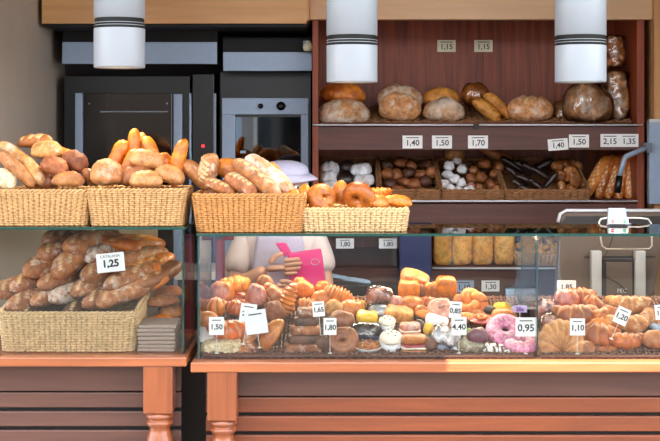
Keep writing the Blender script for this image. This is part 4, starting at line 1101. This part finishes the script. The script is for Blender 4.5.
# ------------------------------------------------------------------ second shelf baskets
Z2 = at(0, 203, YS).z
def shelf_basket(px0, px1, label):
    xa, xb = at(px0, 0, YS+.02).x, at(px1, 0, YS+.02).x
    b = basket(label, xb-xa-.012, .36, .040, .02, ((xa+xb)/2, YS+.205, Z2+.054), rows=6, mat='straw_dark', tilt=math.degrees(math.atan2(.10, .38)), shelf=True, stakes=.03, hback=.075, name='shelf_basket')
    return b
for a_, b_, lb in ((319, 379, 'dark straw shelf basket with sugared roll stacks at the left'), (380, 440, 'dark straw shelf basket of brown rolls, second from the left'), (441, 504, 'dark straw shelf basket with white dotted balls in the middle'), (505, 590, 'wide dark straw shelf basket of chocolate sticks at the right')):
    shelf_basket(a_, b_, lb)
RJ = random.Random(5)
def on2(px, py, W, H, mat, label, cat, name, mk=None, rot=(18, 0, 0), grp=None, dy=0):
    t = (200-py)/45.; Y = YS+.04+.30*max(0, min(1, t))+dy
    if grp: W *= RJ.uniform(.85, 1.25); H *= RJ.uniform(.85, 1.2); px += RJ.uniform(-1.8, 1.8); py += RJ.uniform(-1.8, 1.8)
    w_, h_ = s(W, Y), s(H, Y)
    mb = mk(w_, h_) if mk else loaf(w_, w_*.85, h_*1.2, int(px*3+py) % 40, lump=.1, nu=20, nv=16)
    o = mb.build(name, mat, None, True); o.location = at(px, py, Y); o.rotation_euler = EULER(*rot)
    return tag(o, label, cat, grp)
for px, py, lb in ((330, 169, 'top'), (330, 178.5, 'middle'), (329.5, 188, 'bottom')):
    on2(px, py, 19, 12, 'c_sugar', 'powdered sugar roll, %s of the left stack of three' % lb, 'bread', 'sugared_roll', mk=lambda w, h: loaf(w, w*.9, h*1.2, 3, lump=.2), rot=(20, 0, 10))
for px, py, lb in ((361, 171, 'upper'), (364, 182, 'lower')):
    on2(px, py, 22, 14, 'c_sugar', 'powdered sugar roll, %s of the right stack of two' % lb, 'bread', 'sugared_roll', mk=lambda w, h: loaf(w, w*.9, h*1.2, 6, lump=.2), rot=(20, 0, -10))
for i, (px, py) in enumerate([(345, 166), (347, 180), (343, 192), (355, 193)]):
    on2(px, py, 18, 12, 'c_choc', 'dark chocolate roll between the sugared stacks', 'bread', 'chocolate_roll', grp='dark chocolate rolls between the sugared stacks')
k = 0
for py, xs in ((165, (388, 400, 412, 424)), (175, (387, 397, 409, 421, 432)), (185, (391, 403, 415, 427)), (194, (388, 399, 411, 422, 434))):
    for px in xs:
        on2(px, py, 15, 12, 'c_brown' if k % 3 else 'c_dark', 'small brown roll heaped in the second shelf basket', 'bread', 'brown_roll', grp='small brown rolls in the second shelf basket', rot=(18, 0, k*47)); k += 1
k = 0
for px, py in [(449, 168), (458, 163), (463, 172), (448, 177), (455, 181), (463, 184), (470, 186), (452, 190), (459, 192), (467, 193), (444, 186)]:
    on2(px, py, 11, 10, 'c_sugar' if k != 6 else 'c_pinkbun', 'white sugar dusted ball in the middle shelf basket', 'pastry', 'sugar_ball', grp='white dusted balls in the middle shelf basket', rot=(18, 0, k*40)); k += 1
for px, py in [(474, 170), (484, 166), (493, 174), (481, 178), (472, 179), (490, 185), (497, 192), (480, 189), (487, 194), (475, 194), (497, 168)]:
    on2(px, py, 12, 11, 'c_brown', 'reddish brown ball in the middle shelf basket', 'pastry', 'brown_ball', grp='reddish brown balls in the middle shelf basket', rot=(18, 0, k*40)); k += 1
for i, (px, py, an) in enumerate([(512, 165, -30), (522, 168, -35), (532, 172, -30), (515, 176, -40), (526, 180, -25), (537, 184, -30), (520, 188, -35), (531, 192, -20), (542, 191, -40), (540, 174, -35), (545, 166, 30), (552, 180, 50)]):
    on2(px, py, 25, 8, 'c_choc', 'dark chocolate stick heaped in the wide shelf basket', 'pastry', 'chocolate_stick', grp='dark chocolate sticks in the wide shelf basket', mk=lambda w, h: loaf(w, h, h, i, p=4, nu=16, nv=12), rot=(0, -an, 0))
for i, (px, py) in enumerate([(557, 168), (566, 164), (575, 166), (560, 176), (570, 175), (577, 180), (563, 186), (574, 190)]):
    on2(px, py, 14, 10, 'c_almond', 'nutty tan biscuit at the right side of the wide shelf basket', 'pastry', 'nut_biscuit', grp='nutty biscuits in the wide shelf basket', rot=(30, 20*i, 30*i))
on2(455, 155, 22, 16, 'c_pale', 'pale loaf behind the white dotted balls', 'bread', 'pale_loaf', dy=-.03)
on2(497, 157, 40, 14, 'c_tan', 'tan long loaf lying behind the middle shelf baskets', 'bread', 'pale_loaf', mk=lambda w, h: loaf(w, h, h, 4, p=3), rot=(0, 25, 0), dy=-.03)
for i, (px, an, lb) in enumerate([(597, 60, 'leftmost'), (606, 66, 'second'), (614, 70, 'third'), (622, 76, 'fourth'), (630, 84, 'rightmost')]):
    Y = YS+.14; a = math.radians(an); d = Vector((math.cos(a), .28, math.sin(a)))
    mb = loaf(s(50, Y), s(13, Y), s(14, Y), i, p=4, scores=[(.8, t, .08) for t in (-.6, -.2, .2, .6)])
    dloaf('baguette', mb, 'c_gold', at(px, 177, Y), d, '%s of the baguettes leaning in the dark right corner of the shelving' % lb)

# ------------------------------------------------------------------ third shelf: tin loaves and ring basket
Z3 = at(0, 268, YS).z
for px0, px1, lb in ((432, 450, 'leftmost square tin loaf seen through the glass'), (451, 470, 'second square tin loaf from the left behind the glass'), (470.5, 491, 'third square tin loaf with pale top spot behind the glass'), (492, 512, 'rightmost square tin loaf behind the glass')):
    Y = YS+.13; a, b = at(px0, 267, Y), at(px1, 233, Y); w_ = b.x-a.x
    mb = loaf(.20, w_*1.02, .15, int(px0), p=14, lump=.02, flat=.97, nv=36, sq=5.5)
    o = mb.build('tin_loaf', 'c_tin', None, True); o.rotation_euler = EULER(8, 0, 90); o.location = ((a.x+b.x)/2, Y, Z3+.095)
    o.rotation_euler = axis_rot((0, 1, .14)); o.location.z = Z3+.088
    tag(o, lb, 'bread')
bk = basket('round edged straw basket with small golden ring pastries behind the glass', .20, .24, .05, .12, (at(538, 0, YS+.16).x, YS+.165, Z3+.026), rows=6, mat='straw', tilt=10, name='ring_basket', hback=.10)
k = 0
for py, xs in ((262, (524, 536, 548)), (254, (521, 532, 543, 554)), (246, (519, 530, 541, 552, 559)), (239, (524, 535, 547, 556))):
    for px in xs:
        Y = YS+.10+(262-py)*.005
        o = croissant(s(20, Y), s(8, Y), k, arc=4.2, seg=5).build('ring_pastry', 'c_tin', None, True)
        o.location = at(px, py, Y); o.rotation_euler = EULER(30+k*13 % 30, k*31 % 40, k*77)
        tag(o, 'small golden ring pastry in the basket on the third shelf', 'pastry', 'ring pastries behind the glass'); k += 1
# things in the dark lower area left of the shelves
a, b = at(399, 276, 1.24), at(431, 232, 1.24)
o = empty('blue_crate', ((a.x+b.x)/2, 1.22, 0), 'deep blue storage bin behind the glass beside the tin loaves', 'bin')
MB().box(a.x-o.location.x, b.x-o.location.x, 0, .06, .3, b.z+.02).build('body', 'navy', o, bevel=.004)
MB().box(a.x-o.location.x-.004, b.x-o.location.x+.004, -.004, .064, b.z+.02, b.z+.035).build('lid', 'navy', o, bevel=.003)
for i, (px, py, L) in enumerate([(335, 277, 34), (356, 281, 30)]):
    Y = 1.2; mb = loaf(s(L, Y), s(6, Y), s(6, Y), i, p=5, lump=.15)
    o = mb.build('rolled_cloth', 'pale_blue_paint', None, True); o.location = at(px, py, Y); o.rotation_euler = EULER(0, 8, 0)
    tag(o, ['left', 'right'][i]+' pale blue rolled cloth on the low rear ledge behind the pastries', 'cloth')
o = empty('rear_ledge', (at(345, 0, 1.2).x, 1.2, 0), 'dark low ledge behind the counter under the pale blue rolled cloths', 'ledge')
MB().box(-.20, .20, -.06, .09, at(0, 284, 1.2).z-.03, at(0, 284, 1.2).z).build('top', 'black_panel', o, bevel=.002)
MB().box(-.19, .19, -.04, .08, 0, at(0, 284, 1.2).z-.03).build('body', 'black_panel', o)
# maroon stool back and pale worktop behind the left end of the long case
zt = at(0, 272, .8).z
o = empty('work_counter', (at(212, 0, .9).x, .9, 0), 'pale low work counter behind the left end of the long case', 'counter')
MB().box(-.13, .075, -.10, .25, zt-.03, zt).build('worktop', 'white_plastic', o, bevel=.003)
MB().box(-.12, .065, -.08, .25, 0, zt-.03).build('body', 'dark_plastic', o)
c = at(220, 240, .66)
o = empty('serving_rack', (c.x, .66, 0), 'maroon upright rack post with shelf brackets behind the left end of the long case', 'rack')
MB().box(-.016, .016, -.01, .03, 0, c.z+.02).build('post', 'maroon', o, bevel=.004)
MB().box(-.016, .05, -.01, .03, c.z-.0, c.z+.02).build('bracket', 'maroon', o, bevel=.003)
MB().box(-.04, .04, -.06, .06, 0, .03).build('foot', 'maroon', o, bevel=.005)

# ------------------------------------------------------------------ till screen seen from behind, with card terminal
YT = .86
c = at(612, 260, YT)
o = empty('till_monitor', (c.x, YT, zt), 'large grey brown till screen seen from behind on two pale pillars', 'till'); l = o.location
def q(px, py, Y=YT): v = at(px, py, Y); return (v.x-l.x, v.z-l.z)
MB().prism([q(561, 216), q(566, 212), q(668, 212), q(664, 235), q(654, 290), q(648, 302), q(562, 303), q(556, 296)][::-1], .0, .05).build('housing', 'grey_plastic', o, bevel=.004)
MB().tube([(q(558, 222)[0], -.004, q(558, 222)[1]), (q(560, 214)[0], -.004, q(560, 214)[1]), (q(566, 210.5)[0], -.004, q(566, 210.5)[1]), (q(666, 210.5)[0], -.004, q(666, 210.5)[1]), (q(671, 216)[0], -.004, q(671, 216)[1])], .007, 8).build('rim', 'chrome', o, True)
MB().prism([q(562, 222), q(566, 216), q(666, 216), q(665, 228), q(562, 228)][::-1], -.006, .0).build('top_band', 'dark_plastic', o, bevel=.002)
for a_, b_ in ((591.5, 602), (635.5, 646)):
    x0, z1 = q(a_, 251, YT-.05); x1, z0 = q(b_, 330, YT-.05)
    MB().box(x0, x1, -.05, -.01, z0-.1, z1).build('pillar', 'white_plastic', o, bevel=.004)
x0, z1 = q(602, 258, YT-.03); x1, z0 = q(635.5, 330, YT-.03)
MB().box(x0, x1, -.03, -.005, z0-.1, z1).build('centre_panel', 'dark_plastic', o, bevel=.004)
x0, z1 = q(606, 262, YT-.03); x1, z0 = q(632, 315, YT-.03)
MB().box(x0, x1, -.034, -.029, z0, z1).build('recess_frame', 'grey_plastic', o, bevel=.003)
x, z = q(622, 291, YT-.035)
put_text('FEC', .022, o, x, z, 'card_white', y=-.0352, name='maker_mark')
x, z = q(625, 283, YT); 
pts = [q(p[0], p[1], YT-.03) for p in ((612, 229), (611, 240), (606, 252), (600, 262), (600, 270), (606, 277), (618, 283), (626, 291))]
MB().tube([(x, -.045, z) for x, z in pts], .0022, 6).build('cable', 'cable_black', o, True)
MB().box(-.25, .3, -.1, .12, at(0, 330, YT).z-l.z-.06, at(0, 330, YT).z-l.z-.02).build('base', 'dark_plastic', o, bevel=.004)
MB().box(-.2, .25, -.08, .1, -l.z, at(0, 330, YT).z-l.z-.06).build('stand', 'dark_plastic', o)
for x0p, x1p, y0p, y1p in ((594, 628, 262, 264),):
    x0, z1 = q(584, 256); x1, z0 = q(655, 257.5)
    MB().box(x0, x1, -.004, 0, z0, z1).build('panel_line', 'dark_plastic', o)
# card holder frame on the case top and terminal
c = at(618, 250, .50)
o = empty('terminal_holder', c, 'bent white wire frame hanging behind the case top under the card terminal', 'holder')
fr = [(599, 222), (601, 219), (606, 218), (640, 218), (648, 219), (651, 223), (652, 240), (652, 246), (649, 249), (606, 249), (602, 246), (601, 240)]
MB().tube([at(a_, b_, .50)-c for a_, b_ in fr], .0032, 8, closed=True).build('wire_frame', 'white_plastic', o, True)
x = at(618, 0, .5).x-c.x
MB().box(-.02, .02, -.11, .0, ZR1-c.z+.001, ZR1-c.z+.004).build('foot_plate', 'steel', o)
MB().box(-.02, .02, -.004, .004, ZR1-c.z-.03, ZR1-c.z+.004).build('hook', 'steel', o)
o = empty('card_terminal', (at(618, 0, .34).x, .34, ZR1+.001), 'pale blue card payment terminal standing on the case top', 'card terminal')
w_ = s(21, .34); hh = at(0, 208, .34).z-ZR1
MB().prism([(-w_*.5, 0), (w_*.5, 0), (w_*.46, .012), (w_*.42, hh), (-w_*.42, hh), (-w_*.46, .012)][::-1], 0, .02, T=Matrix.Rotation(-.2, 4, 'X')).build('housing', 'steel', o, bevel=.003)
T = Matrix.Rotation(-.2, 4, 'X')
MB().box(-w_*.33, w_*.33, -.0015, .002, hh*.50, hh*.9, T=T).build('screen', 'blue_screen', o)
MB().box(-w_*.47, w_*.47, -.014, .004, hh*.05, hh*.36, T=T).build('keypad_housing', 'card_white', o, bevel=.002)
for i in range(4):
    for j in range(2):
        MB().box(-w_*.36+i*w_*.19, -w_*.36+i*w_*.19+w_*.13, -.0165, -.013, hh*(.11+.12*j), hh*(.19+.12*j), T=T).build('key', ['key_red', 'card_white', 'card_white', 'key_green'][i], o)

# ------------------------------------------------------------------ lamps
for px, yb, yr, lb in ((119.5, 68, 24, 'leftmost white cylinder pendant lamp, hanging highest'), (352, 82.5, 41, 'middle white cylinder pendant lamp above the boule loaves'), (580.5, 82.5, 41, 'rightmost white cylinder pendant lamp before the huge bagged loaf')):
    Y = .25; R = s(25.5, Y); zb = at(0, yb, Y).z; zr = at(0, yr, Y).z
    o = empty('pendant_lamp', (at(px, 0, Y).x, Y, zb), lb, 'pendant lamp'); g = zr-zb
    MB().lathe([(R*.955, .006), (R*.975, 0), (R, .003), (R, g-.016)], 56, cap=False).build('lower_shade', 'lamp_white', o, True)
    MB().lathe([(R*.96, g-.018), (R*.96, g+.02)], 48, cap=False).build('neck', 'lamp_black', o, True)
    for k in range(2):
        z = g-.0075+k*.0085
        MB().lathe([(R*.97, z), (R*1.0, z), (R*1.0, z+.0016), (R*.97, z+.0016)], 56, cap=False).build('ring', 'lamp_white', o, False)
    MB().lathe([(R*.95, g+.017), (R, g+.0175), (R, g+.19), (R*.96, g+.2), (.006, g+.2)], 56, cap=False).build('upper_shade', 'lamp_white', o, True)
    MB().tube([(0, 0, g+.2), (0, 0, ZC-zb-.0)], .004, 8).build('cable', 'cable_black', o, True)
    MB().lathe([(.045, ZC-zb-.03), (.05, ZC-zb-.001)], 24).build('ceiling_cup', 'lamp_white', o, True)
    MB().lathe([(R*.955, .006), (R*.86, .03), (R*.6, .06), (.02, .065)], 48, cap=False).build('reflector', 'lamp_white', o, True)
    MB().lathe([(R*.62, .035), (R*.62, .052)], 32).build('bulb', 'lamp_glow', o, True)
    ld = bpy.data.lights.new('bulb_light', 'SPOT'); ld.energy = 16; ld.color = (1, .80, .56); ld.spot_size = math.radians(118); ld.spot_blend = .7; ld.shadow_soft_size = .05
    lo = bpy.data.objects.new('bulb_light', ld); C.objects.link(lo); lo.parent = o; lo.location = (0, 0, .03)

# ------------------------------------------------------------------ person behind the long case
def skin(verts, edges, radii, sub=2):
    me = bpy.data.meshes.new('s'); me.from_pydata(verts, edges, []); o = bpy.data.objects.new('s', me); C.objects.link(o)
    md = o.modifiers.new('skin', 'SKIN'); md.use_smooth_shade = True
    for i, r in enumerate(radii):
        v = me.skin_vertices[0].data[i]; v.radius = r if isinstance(r, tuple) else (r, r); v.use_root = i == 0
    sb = o.modifiers.new('sub', 'SUBSURF'); sb.levels = sub; sb.render_levels = sub
    bpy.context.view_layer.update()
    ev = bpy.data.meshes.new_from_object(o.evaluated_get(bpy.context.evaluated_depsgraph_get()))
    vs_ = [tuple(v.co) for v in ev.vertices]; fs = [tuple(p.vertices) for p in ev.polygons]
    bpy.data.objects.remove(o); bpy.data.meshes.remove(me); bpy.data.meshes.remove(ev)
    return vs_, fs
def chain(*parts):
    """joins chains: each part (root index or None, [(point, radius)...])"""
    v, e, r = [], [], []
    for root, pts in parts:
        prev = root
        for p, rad in pts:
            v.append(tuple(p)); r.append(rad); i = len(v)-1
            if prev is not None: e.append((prev, i))
            prev = i
    return v, e, r
pc = Vector((-.186, .86, 0)); V = Vector
person = empty('person', (pc.x, pc.y, 0), 'person in pale shirt and lavender cap behind the long case, holding the pink bag', 'person')
off = -V((pc.x, pc.y, 0))
hand_r = V((-.205, .645, 1.140)); wr_r = V((-.232, .66, 1.128))
hip = V((-.186, .88, .84)); chest = V((-.188, .86, 1.19)); neck = V((-.18, .825, 1.29)); hd = V((-.168, .79, 1.424))
body = chain((None, [(hip, (.13, .10)), (V((-.187, .875, .98)), (.115, .09)), (chest, (.135, .095)), (V((-.18, .845, 1.265)), (.07, .06)), (neck, .047), (V((-.168, .805, 1.335)), .048)]),
             (2, [(V((-.315, .85, 1.225)), .047), (V((-.350, .78, 1.05)), .037), (V((-.29, .70, 1.085)), .033), (wr_r, .022)]),
             (2, [(V((-.060, .85, 1.225)), .047), (V((-.015, .80, 1.03)), .037), (V((-.045, .71, 1.00)), .032), (V((-.085, .655, 1.02)), .022)]),
             (0, [(V((-.27, .88, .78)), .08), (V((-.28, .87, .44)), .055), (V((-.285, .90, .09)), .037), (V((-.29, .82, .035)), .032)]),
             (0, [(V((-.10, .88, .78)), .08), (V((-.09, .87, .44)), .055), (V((-.085, .90, .09)), .037), (V((-.08, .82, .035)), .032)]))
mb = MB(); a, f = skin(*body); mb.add([V(p)+off for p in a], f)
def hand(wr, dirv, palmn, side, curl):
    """palm and five fingers starting at the wrist; dirv: finger direction, palmn: palm normal, side: thumb side"""
    d, n, sdv = dirv.normalized(), palmn.normalized(), side.normalized()
    a, f = skin(*chain((None, [(wr, (.020, .015)), (wr+d*.04, (.034, .013)), (wr+d*.078, (.036, .012))])), 2); mb.add([V(p)+off for p in a], f)
    for i, (L, o_) in enumerate(((.062, .024), (.069, .008), (.065, -.008), (.052, -.024))):
        p = wr+d*.068+sdv*o_; pts = [(p, .0102)]; dd = d.copy()
        for k, q in enumerate((.42, .33, .25)):
            dd = (dd*math.cos(curl*(k+.6))+n*math.sin(curl*(k+.6))).normalized(); p = p+dd*L*q; pts.append((p, .0096-.0008*k))
        a, f = skin(*chain((None, pts)), 1); mb.add([V(p)+off for p in a], f)
    p = wr+d*.015+sdv*.018; pts = [(p, .012)]
    for k, dv in enumerate((sdv*.8+d*.6+n*.2, sdv*.45+d*.9+n*.3, d*.95+sdv*.1+n*.4)): p = p+dv.normalized()*(.027-.005*k); pts.append((p, .0105-.001*k))
    a, f = skin(*chain((None, pts)), 1); mb.add([V(p)+off for p in a], f)
hand(wr_r, V((1, -.25, .12)), V((.0, 1, .05)), V((0, -.1, 1)), .10)
hand(V((-.085, .655, 1.02)), V((-.75, -.3, .5)), V((-.3, -.6, -.3)), V((.3, -.3, 1)), .3)
# head: skull, jaw, nose, brow, ears as one surface in the body mesh
fw = V((.80, -.60, -.04)).normalized(); upv = V((.10, -.20, 1)); upv = (upv-fw*upv.dot(fw)).normalized(); rt = fw.cross(upv)
def HP(x, y, z): return hd+rt*x+fw*y+upv*z+off       # x right, y forward, z up
nu, nv = 40, 36; vs_ = []
for i in range(nu+1):
    ph = PI*i/nu
    for j in range(nv):
        th = 2*PI*j/nv; x, y, z = math.sin(ph)*math.cos(th), math.sin(ph)*math.sin(th), math.cos(ph)
        X = x*.072; Y_ = y*.092; Z = z*(.103 if z < 0 else .090)
        if z < 0: X *= 1-.28*z*z; Y_ *= (1-.15*z*z) if y > 0 else (1-.35*z*z)
        if y > .2:
            Y_ += .022*math.exp(-((X/.011)**2))*math.exp(-(((Z+.018)/.022)**2))       # nose
            Y_ -= .009*(math.exp(-(((abs(X)-.030)/.014)**2)))*math.exp(-(((Z-.006)/.012)**2))  # eye sockets
            Y_ += .005*math.exp(-(((Z-.026)/.010)**2))*(1 if abs(X) < .05 else 0)        # brow
            Y_ += .006*math.exp(-((X/.022)**2))*math.exp(-(((Z+.052)/.008)**2))+.008*math.exp(-((X/.02)**2))*math.exp(-(((Z+.085)/.014)**2))
        vs_.append(HP(X, Y_, Z))
fs = [(i*nv+j, (i+1)*nv+j, (i+1)*nv+(j+1) % nv, i*nv+(j+1) % nv) for i in range(nu) for j in range(nv)]
mb.add(vs_, fs)
for sx in (1, -1):
    ear = loaf(.055, .018, .030, 2, lump=.03, nu=14, nv=12)
    mb.add([HP(sx*(.070+y), -.008+z, x*1.0) for x, y, z in ear.v], ear.f)
mb.build('body', 'skin', person, True)
def ball(r, c, name, mat, sc=(1, 1, 1), n=14):
    mb = MB(); vs_ = []
    for i in range(n+1):
        for j in range(n): ph, th = PI*i/n, 2*PI*j/n; vs_.append(HP(c[0]+r*sc[0]*math.sin(ph)*math.cos(th), c[1]+r*sc[1]*math.sin(ph)*math.sin(th), c[2]+r*sc[2]*math.cos(ph)))
    mb.add(vs_, [(i*n+j, (i+1)*n+j, (i+1)*n+(j+1) % n, i*n+(j+1) % n) for i in range(n) for j in range(n)])
    return mb.build(name, mat, person, True)
for sx in (1, -1):
    ball(.011, (sx*.030, .076, .005), 'eye', 'eye_white'); ball(.0052, (sx*.030, .0845, .003), 'iris', 'hair')
    ball(.014, (sx*.031, .086, .026), 'eyebrow', 'hair', (1, .25, .16))
ball(.019, (0, .0885, -.052), 'mouth', 'lip', (1, .25, .26))
# hair at the back below the cap, cap with brim
mb = MB(); vs_ = []; n = 30
for i in range(13):
    for j in range(n+1):
        ph = PI*(.30+.36*i/12); th = PI+PI*.08+PI*(.84)*j/n; vs_.append(HP(.0775*math.sin(ph)*math.cos(th), .099*math.sin(ph)*math.sin(th)-.002, .117*math.cos(ph)))
mb.add(vs_, [(i*(n+1)+j, (i+1)*(n+1)+j, (i+1)*(n+1)+j+1, i*(n+1)+j+1) for i in range(12) for j in range(n)])
o = mb.build('hair', 'hair', person, True); sol = o.modifiers.new('s', 'SOLIDIFY'); sol.thickness = .006
mb = MB(); vs_ = []; n = 40
for i in range(15):
    for j in range(n):
        ph = PI*.5*i/14; th = 2*PI*j/n; e = 1+.012*math.cos(6*th)
        z = .048+.046*math.cos(ph)**.85 if i < 14 else .044
        vs_.append(HP(.078*math.sin(ph)**.8*math.cos(th)*e, .098*math.sin(ph)**.8*math.sin(th)*e, z))
mb.add(vs_, [(i*n+j, (i+1)*n+j, (i+1)*n+(j+1) % n, i*n+(j+1) % n) for i in range(14) for j in range(n)])
o = mb.build('cap', 'cap_cloth', person, True); sol = o.modifiers.new('s', 'SOLIDIFY'); sol.thickness = .003
mb = MB(); vs_ = []; n = 24
for i in range(7):
    for j in range(n+1):
        th = PI*(.06+.88*j/n); r = 1+.50*(i/6)*math.sin(th)**.8
        vs_.append(HP(.078*math.cos(th)*(1+.06*i/6), .098*math.sin(th)*r, .048-.014*(i/6)**1.5-.02*abs(math.cos(th))**2*(i/6)))
mb.add(vs_, [(i*(n+1)+j, (i+1)*(n+1)+j, (i+1)*(n+1)+j+1, i*(n+1)+j+1) for i in range(6) for j in range(n)])
br = mb.build('brim', 'cap_cloth', o, True); sol = br.modifiers.new('s', 'SOLIDIFY'); sol.thickness = .004
# shirt, apron, trousers, shoes
a, f = skin(*chain((None, [(V((-.187, .878, .82)), (.148, .118)), (V((-.187, .875, .98)), (.135, .108)), (V((-.188, .86, 1.18)), (.150, .108)), (V((-.18, .845, 1.272)), (.075, .066)), (V((-.172, .83, 1.295)), (.056, .056))]),
             (2, [(V((-.315, .85, 1.228)), .063), (V((-.350, .79, 1.085)), .060)]), (2, [(V((-.060, .85, 1.228)), .063), (V((-.022, .81, 1.085)), .060)])))
mb = MB(); mb.add([V(p)+off for p in a], f); mb.build('shirt', 'shirt', person, True)
a, f = skin(*chain((None, [(V((-.186, .88, .85)), (.138, .108)), (V((-.186, .88, .80)), (.135, .108))]), (1, [(V((-.27, .88, .74)), .090), (V((-.28, .87, .44)), .068), (V((-.285, .90, .11)), .056)]), (1, [(V((-.10, .88, .74)), .090), (V((-.09, .87, .44)), .068), (V((-.085, .90, .11)), .056)])))
mb = MB(); mb.add([V(p)+off for p in a], f); mb.build('trousers', 'trouser', person, True)
for sx in (-.29, -.08):
    mb = loaf(.26, .10, .10, 3, p=4, lump=.02, flat=.8); o = mb.build('shoe', 'shoe', person, True); o.rotation_euler = (0, 0, PI/2); o.location = (sx-pc.x, .85-pc.y, .045)
mb = MB(); vs_ = []
for i in range(21):
    z = .58+.68*i/20; hw = .13 if z < 1.0 else .13-.05*(z-1.0)/.26
    for j in range(13):
        x = hw*(j/6-1); y = (.868-.128*math.sqrt(max(.05, 1-(x/.19)**2))) - .004*math.sin(9*x*8)*(1 if z < 1 else .3)
        vs_.append(V((pc.x+x, y-.012, z))+off)
mb.add(vs_, [(i*13+j, i*13+j+1, (i+1)*13+j+1, (i+1)*13+j) for i in range(20) for j in range(12)])
o = mb.build('apron', 'cap_cloth', person, True); sol = o.modifiers.new('s', 'SOLIDIFY'); sol.thickness = .002
# pink bag
c = at(306, 270, .655)
o = empty('pink_bag', c, 'bright pink bag with a folded flap held in front of the pale shirt', 'bag')
def pq(px, py): v = at(px, py, .655)-c; return (v.x, v.z)
MB().prism([pq(287, 251), pq(293, 253), pq(321, 249), pq(324, 268), pq(326, 288), pq(318, 294), pq(300, 292), pq(290, 284)][::-1], 0, .035).build('bag_body', 'pink', o, bevel=.006)
MB().prism([pq(275, 243), pq(286, 243), pq(291, 252), pq(285, 258)][::-1], .005, .02).build('flap', 'pink', o, bevel=.004)
ring = MB().tube([(at(315+4*math.cos(t*PI/8), 262+3*math.sin(t*PI/8), .655)-c)+V((0, -.002, 0)) for t in range(16)], .0012, 5, closed=True).build('eyelet', 'chrome', o, True)

# ------------------------------------------------------------------ across the street (reflected in the glass)
def building(x0, x1, h, mat, label, wins, name='building'):
    o = empty(name, ((x0+x1)/2, -13, -.12), label, 'building'); hw = (x1-x0)/2
    MB().box(-hw+.01, hw-.01, -2, 0, 0, h).build('wall', mat, o)
    MB().box(-hw+.01, hw-.01, -2, .15, h, h+.15).build('cornice', mat, o)
    for (a, b, c_, d_) in wins:
        MB().box(a-.06, b+.06, -.02, .04, c_-.06, d_+.06).build('window_frame', 'white_plastic', o)
        MB().box(a, b, .02, .05, c_, d_).build('window_pane', 'oven_glass', o)
building(-8, -2.0, 4.2, 'grey_plastic', 'brown grey house across the street', [(-2.4, -1.2, .9, 2.4), (.2, 1.4, .9, 2.4)])
building(-2.0, 2.75, 3.4, 'facade', 'pale house across the street', [(-1.5, -.8, .8, 2.6), (.5, 1.2, 0, 2.4)])
building(2.75, 8, 3.8, 'grey_plastic', 'dark brown house across the street to the right', [(-1.5, -.5, .8, 2.5), (.8, 1.8, .8, 2.5)])
def column(x, y, r, label):
    o = empty('street_column', (x, y, -.12), label, 'column')  # unseen shape, added so the glass mirrors a pale upright streak
    MB().lathe([(r*1.5, 0), (r*1.5, .12), (r*1.1, .2), (r, .3), (r*.92, 3.0), (r*1.2, 3.1), (r*1.2, 3.2)], 28).build('shaft', 'pale_blue_paint', o, True)
column(2.1, -9, .22, 'pale blue street column on the pavement behind the viewer'); column(-1.25, -9, .16, 'slimmer pale blue street column on the pavement behind the viewer')
